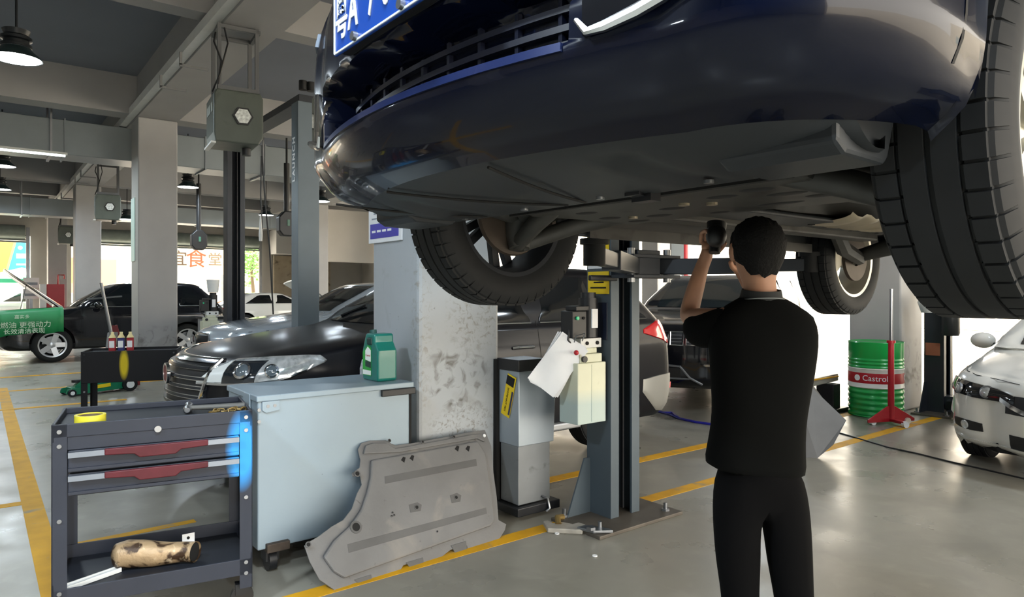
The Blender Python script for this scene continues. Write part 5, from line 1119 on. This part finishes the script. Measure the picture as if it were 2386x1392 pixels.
# body: one continuous skin surface (head, neck, torso, arms, legs)
bn_ = {
 'pel': ((-.01, .0, .90), (.11, .075)), 'wai': ((-.01, .0, 1.06), (.11, .075)), 'che': ((0, -.01, 1.24), (.125, .08)), 'upc': ((0.01, .0, 1.38), (.12, .075)), 'nek': ((.005, .015, 1.45), .056), 'nk2': ((.005, .025, 1.50), .054),
 'ja': ((.005, .045, 1.545), (.068, .075)), 'he': ((.002, .04, 1.61), (.078, .088)), 'h2': ((.0, .035, 1.665), (.074, .084)),
 'lsh': ((-.14, .015, 1.375), .042), 'lel': ((-.195, .20, 1.375), .040), 'lwr': ((-.132, .235, 1.565), .029), 'lpa': ((-.118, .235, 1.615), (.036, .020)), 'lp2': ((-.110, .228, 1.650), (.038, .018)),
 'rsh': ((.14, .015, 1.375), .042), 'rel': ((.17, .26, 1.32), .040), 'rwr': ((.06, .30, 1.50), .029), 'rpa': ((.03, .30, 1.555), (.034, .02)),
 'lhp': ((-.085, 0, .82), .085), 'lkn': ((-.075, .0, .47), .056), 'lan': ((-.07, .01, .10), .042), 'lto': ((-.075, .14, .04), (.045, .03)),
 'rhp': ((.085, 0, .82), .085), 'rkn': ((.105, .0, .47), .056), 'ran': ((.125, .01, .10), .042), 'rto': ((.135, .14, .04), (.045, .03))}
be_ = [('pel', 'wai'), ('wai', 'che'), ('che', 'upc'), ('upc', 'nek'), ('nek', 'nk2'), ('nk2', 'ja'), ('ja', 'he'), ('he', 'h2'), ('upc', 'lsh'), ('lsh', 'lel'), ('lel', 'lwr'), ('lwr', 'lpa'), ('lpa', 'lp2'), ('upc', 'rsh'), ('rsh', 'rel'), ('rel', 'rwr'), ('rwr', 'rpa'),
       ('pel', 'lhp'), ('lhp', 'lkn'), ('lkn', 'lan'), ('lan', 'lto'), ('pel', 'rhp'), ('rhp', 'rkn'), ('rkn', 'ran'), ('ran', 'rto')]
def finger(k, base, pts, r):
    prev = base
    for i, p in enumerate(pts): bn_[k + str(i)] = (p, r * (1 - .12 * i)); be_.append((prev, k + str(i))); prev = k + str(i)
for i, dx in enumerate((-.030, -.012, .006, .022)):      # fingers close round the torch
    x = -.108 + dx; L_ = (.9, 1.0, .98, .82)[i]
    finger('lf%d' % i, 'lp2', [(x, .228, 1.655), (x - .002, .205 , 1.655 + .034 * L_), (x + .004, .172, 1.655 + .040 * L_), (x + .010, .155, 1.655 + .020 * L_)], .0095)
finger('lt', 'lpa', [(-.080, .215, 1.615), (-.068, .19, 1.635), (-.066, .165, 1.648)], .0105)
for i, dx in enumerate((-.026, -.009, .009, .026)):
    x = .022 + dx; L_ = (.9, 1.0, .98, .82)[i]
    finger('rf%d' % i, 'rpa', [(x, .295, 1.60), (x - .01, .272, 1.60 + .028 * L_), (x - .02, .245, 1.60 + .030 * L_)], .009)
finger('rt', 'rpa', [(-.005, .28, 1.56), (-.02, .26, 1.585)], .0105)
body = skin('body', bn_, be_, m_skin, man, 'pel', 2)
# face and ears (he faces away; tilted up)
MB().sphere((.002, .128, 1.625), .014, sc=(.8, 1.3, 1.3)).build('nose', m_skin, man)
for s_ in (-1, 1):
    MB().sphere((s_ * .084, .035, 1.605), .030, sc=(.38, .62, 1.05)).build('ear', m_skin, man); MB().sphere((s_ * .03 + .002, .112, 1.645), .012).build('eye', mat('eye_white', '#d8d6d0', .2), man)
MB().sphere((.002, .118, 1.585), .02, sc=(1.3, .4, .35)).build('mouth', mat('lips', '#8f5a50', .5), man)
# hair: cap over the skull, lower at the nape
hr = []
for i in range(17):
    t = i / 16; row = []
    for k in range(36):
        a = 2 * PI * k / 36; front = math.sin(a)
        low = 1.650 if front > .3 else 1.520 + .115 * max(0, (front + 1) / 1.3) ** 1.4
        ctr = 1.628; R_z = .096
        z0 = low; z = z0 + (ctr + R_z - z0) * math.sin(PI / 2 * t)
        q = (z - ctr) / R_z
        rr = math.sqrt(max(0, 1 - q * q)) if q > 0 else 1.0 - .26 * (-q) ** 1.6
        row.append(V(.002 + .090 * rr * math.cos(a) + random.uniform(-.003, .003), .035 + .104 * rr * math.sin(a) + random.uniform(-.003, .003), z + (random.uniform(-.003, .004) if 0 < i < 16 else (.006 * math.sin(9 * a) if i == 0 else 0))))
    hr.append(row)
MB().grid(hr, False, True).build('hair', m_hair, man, ang=80)
# polo shirt: torso, two sleeves, collar
loft('shirt', [(-.022, -.005, .862, .166, .118, -.10, .85), (-.022, -.005, .90, .163, .116, -.08, .85), (-.016, -.005, .98, .154, .112, -.04, .85), (-.008, -.005, 1.06, .152, .110, 0, .85), (-.002, -.008, 1.15, .162, .116, 0, .85), (.004, -.005, 1.25, .174, .118, 0, .85), (.006, .0, 1.33, .182, .110, 0, .82), (.006, .005, 1.385, .172, .093, 0, .82), (.006, .01, 1.425, .118, .078, 0, .88), (.006, .012, 1.446, .078, .066, 0, 1), (.006, .014, 1.455, .066, .060, 0, 1)], m_shirt, man)
sh = {'a': ((-.08, .0, 1.36), .07), 'b': ((-.135, .02, 1.355), .070), 'b2': ((-.168, .09, 1.325), .068), 'c': ((-.186, .185, 1.35), .058)}
skin('sleeve', sh, [('a', 'b'), ('b', 'b2'), ('b2', 'c')], m_shirt, man, 'a', 2)
sh = {'a': ((.09, .0, 1.36), .07), 'b': ((.142, .02, 1.35), .068), 'b2': ((.165, .11, 1.315), .066), 'c': ((.168, .225, 1.315), .058)}
skin('sleeve', sh, [('a', 'b'), ('b', 'b2'), ('b2', 'c')], m_shirt, man, 'a', 2)
MB().lathe([(.074, 0), (.068, .018), (.063, .040), (.060, .040), (.066, .0)], (.006, .014, 1.437), (0, -.12, 1), 28).build('collar', mat('collar_dark', '#191c1d', .8), man)
MB().tube([(.006 + .0755 * math.cos(a), .014 + .0755 * math.sin(a) - .0, 1.440 - .009 * math.sin(a)) for a in np.linspace(0, 2 * PI, 28, endpoint=False)], .0022, 6, closed=True).build('collar_piping', mat('piping_grey', '#6b6f70', .7), man)
# trousers and shoes
tr = {'w': ((-.015, 0, .96), (.155, .115)), 'p': ((-.012, 0, .86), (.158, .115)), 'lh': ((-.082, 0, .77), (.096, .105)), 'lm': ((-.078, 0, .60), .080), 'lk': ((-.068, .005, .45), .066), 'lc': ((-.062, .0, .28), .062), 'la': ((-.062, .005, .10), .058),
      'rh': ((.078, 0, .77), (.094, .105)), 'rm': ((.094, 0, .60), .080), 'rk': ((.112, .005, .45), .068), 'rc': ((.128, .0, .28), .062), 'ra': ((.138, .005, .10), .058)}
skin('trousers', tr, [('w', 'p'), ('p', 'lh'), ('lh', 'lm'), ('lm', 'lk'), ('lk', 'lc'), ('lc', 'la'), ('p', 'rh'), ('rh', 'rm'), ('rm', 'rk'), ('rk', 'rc'), ('rc', 'ra')], m_trouser, man, 'p', 2)
for x, rz in ((-.065, .05), (.14, -.08)):
    o = loft('shoe', [(0, .06, .0, .050, .155, 0, .9), (0, .06, .03, .052, .155, 0, .9), (0, .05, .06, .048, .13, 0, .95), (0, -.01, .10, .045, .065, 0, 1)], m_black, man, 20); o.location = (x, -.01, 0); o.rotation_euler = (0, 0, rz)
# the black torch he holds up
tt = thing('flashlight', 'black flashlight held up beside his head in the left hand', 'flashlight', tuple(man.location + Matrix.Rotation(-PSI, 3, 'Z') @ V(-.100, .185, 1.640)), -PSI)
MB().lathe([(0, 0), (.020, 0), (.020, .075), (.034, .09), (.036, .115), (0, .115)], (0, 0, -.03), (.15, .25, 1), 20).build('torch_body', m_black, tt); MB().sphere((.0, -.02, .03), .034, sc=(1.1, 1, 1.25)).build('torch_grip', m_black, tt)
# ------------------------------------------------------------------ drum, stands and the things further back
p = on_z(2044, 966, 0)
dr = thing('oil_drum', 'green and white oil drum with red band against the grey column', 'drum', (8.46, 3.80, 0))
m_dg = mat('drum_green', '#12a04a', .3, coat=.3); m_dw = mat('drum_white', '#dfe0da', .35)
def rib(z0, z1, n, R=.295, a=.006):
    pr = []
    for i in range(n * 6 + 1): z = z0 + (z1 - z0) * i / (n * 6); pr.append((R + a * math.sin(2 * PI * i / 6), z))
    return pr
MB().lathe([(0, .0), (.285, 0), (.298, .008), (.295, .02)] + rib(.02, .34, 5), n=48).build('drum_lower', m_dg, dr)
MB().lathe([(.295, .34), (.303, .35), (.297, .36), (.296, .555), (.303, .565), (.295, .575)], n=48).build('drum_band', m_dw, dr)
MB().lathe(rib(.575, .70, 3, a=.005) + [(.295, .86), (.30, .872), (.296, .88), (.28, .87), (0, .866)], n=48).build('drum_upper', m_dg, dr)
MB().lathe([(.2975, .40), (.2985, .405), (.2985, .515), (.2975, .52)], n=48).build('red_band', m_red, dr)
def wrap_text(s, size, z, a0, R, par, m, sx=1.0):
    o = text('drum_lettering', s, size, m, par, (0, 0, 0), (1, 0, 0), (0, 1, 0), .0012, sx=sx); me = o.data
    for v in me.vertices:
        a = a0 + v.co.x / R; rr = R + v.co.z; v.co = V(rr * math.cos(a), rr * math.sin(a), z + v.co.y)
    return o
ac = math.atan2(-3.8, -8.46)
wrap_text('Castrol', .092, .46, ac - .02, .2995, dr, m_paper); MB().lathe([(0, 0), (.036, 0), (.036, .004), (0, .004)], V(.297 * math.cos(ac - .70), .297 * math.sin(ac - .70), .46), (math.cos(ac - .70), math.sin(ac - .70), 0), 20).build('drum_logo', m_paper, dr)
wrap_text('Castrol', .092, .46, ac + 1.75, .2995, dr, m_paper)
MB().cyl((.1, -.15, .866), (.1, -.15, .885), .035, n=16).build('bung', m_steel, dr); B((0, 0, 0), (.001, .02, .04)).build('drum_slot', m_dark, dr).location = (.297 * math.cos(ac + .5), .297 * math.sin(ac + .5), .76)
# red stand in front of the drum
rs = thing('red_jack_stand', 'tall red support stand with triangular foot before the drum', 'stand', (7.98, 3.42, 0), math.radians(-25))
MB().prism([(-.30, .03), (.30, .03), (.30, .06), (.05, .20), (-.05, .20), (-.30, .06)], (0, .01, 0), (1, 0, 0), (0, 0, 1), .02).bar((0, -.2, .05), (0, .2, .05), .06, .03).build('foot', m_red, rs, smooth=False, bevel=.004)
MB().cyl((0, 0, .05), (0, 0, .90), .034, .030, n=16).build('tube', m_red, rs); MB().cyl((0, 0, .90), (0, 0, .93), .045, n=16).build('collar', m_red, rs); MB().cyl((0, 0, .93), (0, 0, 1.50), .018, n=12).build('inner_rod', m_steel, rs)
for x, y in ((-.22, .02), (.2, -.01), (.0, -.2)): MB().cyl((x, y - .02, .035), (x, y + .02, .035), .035, n=16).build('castor', m_paper, rs)
# dark folded cover panel behind the man
dp = thing('grey_bumper_cover', 'dark grey plastic cover propped on the floor behind the man', 'cover', tuple(on_z(1905, 1068, 0)))
A = on_z(1905, 1068, 0)
q = [on_d(px, py, 6.1 if px < 1890 else 5.9) - A for px, py in ()]
def od(px, py, d): return on_d(px, py, d) - A
dA = A.dot(V(SN, CS, 0))
pts = [(1860, 1085, 0), (1905, 1068, 0), (1942, 1037, .05), (1972, 980, .18), (1893, 905, .30), (1870, 870, .34), (1850, 900, .28)]
f_ = [od(x, y, dA + o) for x, y, o in pts]; b_ = [v + V(.02 * SN, .02 * CS, 0) for v in f_]; n = len(pts)
MB().add(f_ + b_, [tuple(range(n)), tuple(range(2 * n - 1, n - 1, -1))] + [(i, (i + 1) % n, n + (i + 1) % n, n + i) for i in range(n)]).build('cover_sheet', mat('dark_grey_sheet', '#55575a', .6, var=.08), dp, smooth=False)
f_ = [od(x, y, dA + .45 + o) for x, y, o in ((1880, 880, 0), (1900, 905, 0), (1945, 965, -.06), (1938, 985, -.06), (1890, 940, -.03))]; b_ = [v + V(.03, .03, 0) for v in f_]; n = 5
MB().add(f_ + b_, [tuple(range(n)), tuple(range(2 * n - 1, n - 1, -1))] + [(i, (i + 1) % n, n + (i + 1) % n, n + i) for i in range(n)]).build('cover_flange', m_black, dp, smooth=False, bevel=.01)
# scissor lift arm foot seen between man and drum
sl = thing('lowered_lift_arm', 'grey lift arm and black foot left of the oil drum', 'lift arm', (7.75, 5.05 - .85, 0))
MB().bar((-.5, .1, .36), (.75, .12, .40), .10, .09).build('arm_bar', mat('arm_pale', '#a8a79f', .4, .3), sl, smooth=False, bevel=.01); MB().box((.45, -.02, .02), (.62, .2, .34)).box((.35, -.08, 0), (.72, .26, .05)).build('arm_foot', m_blackm, sl, smooth=False, bevel=.01); MB().box((-.5, .04, .41), (.7, .16, .425)).build('arm_stripe', m_yellow, sl, smooth=False)
# green trolley jack with long handle near the far column
jk = thing('trolley_jack', 'green trolley jack with long grey handle near the far column', 'jack', (1.55, 11.6, 0), math.radians(12))
for y in (-.12, .12): MB().prism([(-.62, .04), (-.60, .10), (-.2, .15), (.10, .20), (.22, .20), (.26, .10), (.2, .05), (-.5, .02)], (0, y + .008, 0), (1, 0, 0), (0, 0, 1), .016).build('side_plate', mat('jack_green', '#0f6f4d', .35, var=.1), jk, smooth=False, bevel=.003)
MB().box((-.55, -.11, .05), (.2, .11, .12)).build('jack_bed', mat('jack_green', '#0f6f4d', .35, var=.1), jk, smooth=False, bevel=.01); MB().prism([(-.5, .10), (-.42, .20), (.1, .18), (.1, .12)], (0, .05, 0), (1, 0, 0), (0, 0, 1), .10).build('lift_arm', mat('jack_green', '#0f6f4d', .35, var=.1), jk, smooth=False); MB().cyl((-.45, 0, .18), (-.45, 0, .215), .06, n=16).build('saddle', m_blackm, jk)
for x, y, r in ((.2, -.16, .10), (.2, .16, .10), (-.55, -.15, .05), (-.55, .15, .05)):
    w_ = MB().cyl((x, y - .025, r), (x, y + .025, r), r, n=24).build('wheel', m_rubber, jk); MB().cyl((x, y - .028, r), (x, y + .028, r), r * .55, n=20).build('wheel_hub', m_white, w_)
MB().bar((-.3, -.131, .10), (-.05, -.131, .12), .004, .05).build('jack_label', m_lbl, jk, smooth=False); MB().tube([(.15, 0, .15), (.02, .02, .8), (-.12, .03, 1.60)], .022, 10).build('handle', m_steel, jk); MB().tube([(-.30, .03, 1.36), (.16, .03, 1.40)], .012, 8).build('cross_bar', m_steel, jk)
# red tool stand, grey bins
rd = thing('red_engine_stand', 'dark red metal stand behind the black cart', 'stand', (1.72, 12.1, 0), .2)
MB().bar((-.3, 0, .03), (.3, 0, .03), .06, .06).bar((-.2, -.3, .03), (-.2, .3, .03), .06, .06).build('stand_base', mat('dark_red', '#6d1f28', .45), rd, smooth=False); MB().bar((-.18, 0, .06), (-.05, 0, .95), .06, .06).bar((.2, 0, .06), (-.05, 0, .95), .05, .05).build('stand_frame', mat('dark_red', '#6d1f28', .45), rd, smooth=False); MB().prism([(-.22, .5), (-.08, .5), (-.04, .85), (-.18, .85)], (0, -.06, 0), (1, 0, 0), (0, 0, 1), .04).build('side_box', mat('stand_grey', '#8e8f90', .5), rd, smooth=False, bevel=.01)
gb = thing('grey_locker', 'grey steel locker standing right of the first far column', 'locker', (3.05, 12.4, 0)); B((0, 0, .05), (.55, .5, 1.0)).build('locker_body', mat('locker_grey', '#8f949a', .5), gb, smooth=False, bevel=.01); B((.02, -.012, .08), (.53, .0, .97)).build('locker_door', mat('locker_grey', '#8f949a', .5), gb, smooth=False, bevel=.004); B((-.02, -.04, 1.0), (.62, .53, 1.04)).build('locker_top', m_blackm, gb, smooth=False); B((0.03, .03, 0), (.52, .47, .05)).build('plinth', m_dark, gb, smooth=False)
rc = thing('red_fire_cabinet', 'tall red fire cabinet standing before the third column', 'fire cabinet', (2.05, 30.9, 0)); B((0, 0, .1), (.55, .3, 1.75)).build('cabinet_body', m_red, rc, smooth=False, bevel=.01); B((-.22, .0, .1), (-.02, .3, 1.75)).build('side_door', m_paper, rc, smooth=False, bevel=.01); MB().tube([(.35, .1, 1.75), (.35, .1, 2.1), (.55, .1, 2.1), (.55, .1, 1.95)], .03, 8).build('pipe_loop', m_red, rc); B((0, .0, 0), (.55, .28, .1)).build('plinth', m_dark, rc, smooth=False)
ws = thing('wall_notice', 'white boards fixed beside the red fire cabinet', 'notice', (1.35, 31.6, 1.2)); 
for k in range(2): B((0, 0, .42 * k), (.5, .04, .38 + .42 * k)).build('board', m_paper, ws, smooth=False); B((.05, -.005, .1 + .42 * k), (.45, 0, .2 + .42 * k)).build('board_print', mat('print_grey', '#8b95a0', .6), ws, smooth=False)
B((.2, .04, -1.2), (.3, .09, .8)).build('board_post', m_steel, ws, smooth=False)
pn = B((-.012, 0, 0), (-.001, .35, 1.1)).build('column_poster', mat('poster_mint', '#bfd9d6', .5)); pn.location = (2.15, 13.35, 2.0); tag(pn, 'pale mint poster strip on the side of first far column', 'poster')
# ------------------------------------------------------------------ beyond the far openings
bb = thing('billboard', 'blue and orange billboard outside the leftmost opening', 'billboard', (-.4, 40, 2.1))
MB().box((0, 0, 0), (3.35, .12, 1.7)).build('board', mat('board_blue', '#2aa6d8', .5), bb, smooth=False); MB().prism([(0, 0), (1.35, 0), (1.75, 1.7), (0, 1.7)], (0, -.01, 0), (1, 0, 0), (0, 0, 1), .01).build('orange_panel', mat('board_orange', '#e0a23a', .5), bb, smooth=False); MB().prism([(1.35, 0), (1.45, 0), (1.85, 1.7), (1.75, 1.7)], (0, -.015, 0), (1, 0, 0), (0, 0, 1), .01).build('green_stripe', mat('board_green', '#b4d05a', .5), bb, smooth=False)
for z, h_ in ((.95, .22), (.62, .08), (.28, .10)): B((1.85, -.02, z), (3.15, -.005, z + h_)).build('print_line', m_paper, bb, smooth=False)
MB().cyl((2.0, -.005, 1.45), (2.0, -.02, 1.45), .09, n=20).build('print_logo', m_paper, bb)
for x in (.5, 2.8): B((x, .05, -2.1), (x + .12, .15, 0)).build('billboard_post', m_steel, bb, smooth=False)
ob = thing('orange_sign', 'plain orange sign outside beside the billboard', 'sign', (3.55, 41, 1.9)); B((0, 0, 0), (1.1, .1, 1.3)).build('panel', mat('sign_orange', '#e08a58', .5), ob, smooth=False); B((.5, .03, -1.9), (.6, .09, 0)).build('post', m_steel, ob, smooth=False)
um = thing('parasol', 'white and green parasol outside the leftmost opening', 'parasol', (1.5, 36.1, 0))
n = 8; m_pw = mat('parasol_white', '#e4ebe6', .6); m_pg = mat('parasol_green', '#3fb58c', .6)
for k in range(n):
    a0, a1 = 2 * PI * k / n, 2 * PI * (k + 1) / n; e = lambda a, r, z: V(r * math.cos(a), r * math.sin(a), z)
    MB().add([V(0, 0, 2.5), e(a0, 1.15, 2.15), e(a1, 1.15, 2.15)], [(0, 1, 2)]).build('canopy_panel', m_pw, um, smooth=False); MB().add([e(a0, 1.15, 2.15), e(a0, 1.45, 2.0), e(a1, 1.45, 2.0), e(a1, 1.15, 2.15), e(a0, 1.45, 1.85), e(a1, 1.45, 1.85)], [(0, 1, 2, 3), (1, 4, 5, 2)]).build('canopy_edge', m_pg, um, smooth=False)
MB().cyl((0, 0, 0), (0, 0, 2.5), .03, n=10).build('pole', m_white, um); MB().cyl((0, 0, 0), (0, 0, .08), .3, n=20).build('base', m_blackm, um)
cs = thing('canteen_sign', 'cream signboard with brown characters beyond the middle opening', 'sign', (7.3, 39, 2.38))
B((0, 0, 0), (3.6, .15, 1.5)).build('board', mat('sign_cream', '#b5ab98', .6), cs, smooth=False)
for s_, x, sz, col in (('宜', 1.0, .85, '#3a2c20'), ('食', 1.85, 1.05, '#8a3410'), ('堂', 2.8, .75, '#5f5040')): text('character', s_, sz, mat('sign_brown_' + s_, col, .6), cs, (x, -.01, .78), (1, 0, 0), (0, 0, 1), .01)
for x in (.3, 3.1): B((x, .02, -2.38), (x + .15, .12, 0)).build('post', m_steel, cs, smooth=False)
tn = thing('orange_banner', 'orange shop banner beyond the opening left of the canteen sign', 'banner', (3.1, 45, 1.4)); B((0, 0, 0), (3.2, .1, 1.9)).build('panel', mat('banner_orange', '#dd8a62', .6), tn, smooth=False); B((.6, -.01, .7), (2.4, 0, 1.1)).build('panel_print', m_paper, tn, smooth=False); B((1.4, .03, -1.4), (1.6, .09, 0)).build('post', m_steel, tn, smooth=False)
# tree outside the right-hand opening
tr_ = thing('tree', 'leafy green tree outside the opening beside the stained wall', 'tree', (12.7, 41, 0))
MB().tube([(0, 0, 0), (.05, .02, 1.4), (-.05, .1, 2.8), (.1, 0, 4.0)], [.14, .11, .08, .04], 10).build('trunk', mat('bark', '#5d4f40', .8), tr_)
lf = MB(); rng = random.Random(4)
for k in range(1500):
    a = rng.random() * 2 * PI; u_ = rng.random() ** .5; r = 1.7 * u_; p = V(r * math.cos(a), r * math.sin(a), 3.4 + rng.gauss(0, .65)); s_ = .10 + .09 * rng.random()
    d1_ = V(rng.gauss(0, 1), rng.gauss(0, 1), rng.gauss(0, .6)).normalized(); d2_ = d1_.orthogonal().normalized()
    lf.add([p - d1_ * s_, p + d2_ * s_ * .5, p + d1_ * s_, p - d2_ * s_ * .5], [(0, 1, 2, 3)])
o = lf.build('foliage', mat('leaf_green', '#6a9a48', .6, var=.3, vs=3), tr_, smooth=False); o['kind'] = 'stuff'
cs2 = thing('outside_shop', 'pale shop building across the road beyond the far openings', 'building', (-25, 50, 0)); B((0, 0, 0), (60, 5, 5.2)).build('facade', m_ext_wall, cs2, smooth=False)
for k in range(11): B((2 + 5.2 * k, -.05, 0), (5.2 + 5.2 * k, .05, 2.8)).build('shop_front', mat('shop_front_%d' % (k % 3), ('#9aa4a6', '#b3a999', '#7f8a86')[k % 3], .5), cs2, smooth=False)
# small grey car under the parasol outside
L = 4.3; lv = levels(L, .88, .2, .84, 1.0, 1.1, 1.5, 1.95, [(.2, 4.2), (.5, L), (.98, 4.25), (1.04, 4.1)], 3.6, bow=.18)
c = Car('outside_car', 'grey car parked outside behind the raised hood', (-.6, 38.55, 0), 0, lv, mat('grey_car_paint', '#8d9296', .25, .3, coat=1)); c.body(zlist(lv, .05), [(.85, .34, .37), (3.4, .34, .37)]); four_wheels(c, .85, 3.4, .32, .21, .22, .76, m_alloy); underside(c, L, .88, .2); greenhouse(c, 1.0, 1.5, 1.1, 1.95, 3.6, [(1.5, 2.4, 2.1, 2.38), (2.48, 3.5, 2.5, 3.1)])
# red poles and notice pier at the bright side
rp = thing('red_pole', 'dark red pole at the bright side seen left of the man', 'pole', tuple(on_d(1596, 700, 19.5))[:2] + (0,)); MB().cyl((0, 0, 0), (0, 0, 4), .09, n=14).build('pole_tube', m_red, rp); B((-.2, -.2, 0), (.2, .2, .05)).build('pole_foot', m_red, rp, smooth=False)
gp = thing('notice_pier', 'grey pier with pale notices beside the red pole', 'pier', tuple(on_d(1577, 700, 19.2))[:2] + (0,), -PSI); B((-.17, -.1, 0), (.17, .1, 4)).build('pier_body', mat('pier_grey', '#7d868c', .6), gp, smooth=False); 
for z in (1.15, 1.75): B((-.10, -.115, z), (.1, -.1, z + .4)).build('notice_sheet', m_paper, gp, smooth=False)
cnn = thing('traffic_cone', 'red cone top showing between the post and tail lamp', 'cone', (8.2, 8.7, 0)); MB().lathe([(.18, .02), (.03, .72), (0, .72)], n=20).build('cone_body', m_red, cnn); B((-.2, -.2, 0), (.2, .2, .03)).build('cone_foot', m_red, cnn, smooth=False)
# ------------------------------------------------------------------ outside
g = struct(B((U1, -60, -.25), (90, 110, -.02)).build('ground_outside', m_ext_ground, smooth=False), 'sunlit pavement outside the open side')
g2 = struct(B((-60, V1, -.25), (U1, 110, -.02)).build('ground_outside', m_ext_ground, smooth=False), 'sunlit pavement beyond the far openings')
g3 = struct(B((-60, -60, -.25), (U1, V0, -.02)).build('ground_outside', m_ext_ground, smooth=False), 'pavement outside the near end')
eb = thing('outside_building', 'pale sunlit building across the yard beyond the open side', 'building', (30, -30, 0))
B((0, 0, 0), (6, 75, 7)).build('facade', m_ext_wall, eb, smooth=False)
for k in range(9):
    B((-.05, 4 + 8 * k, 1.0), (.06, 7 + 8 * k, 3.0)).build('window', mat('outside_window', '#8aa0a8', .2), eb, smooth=False)
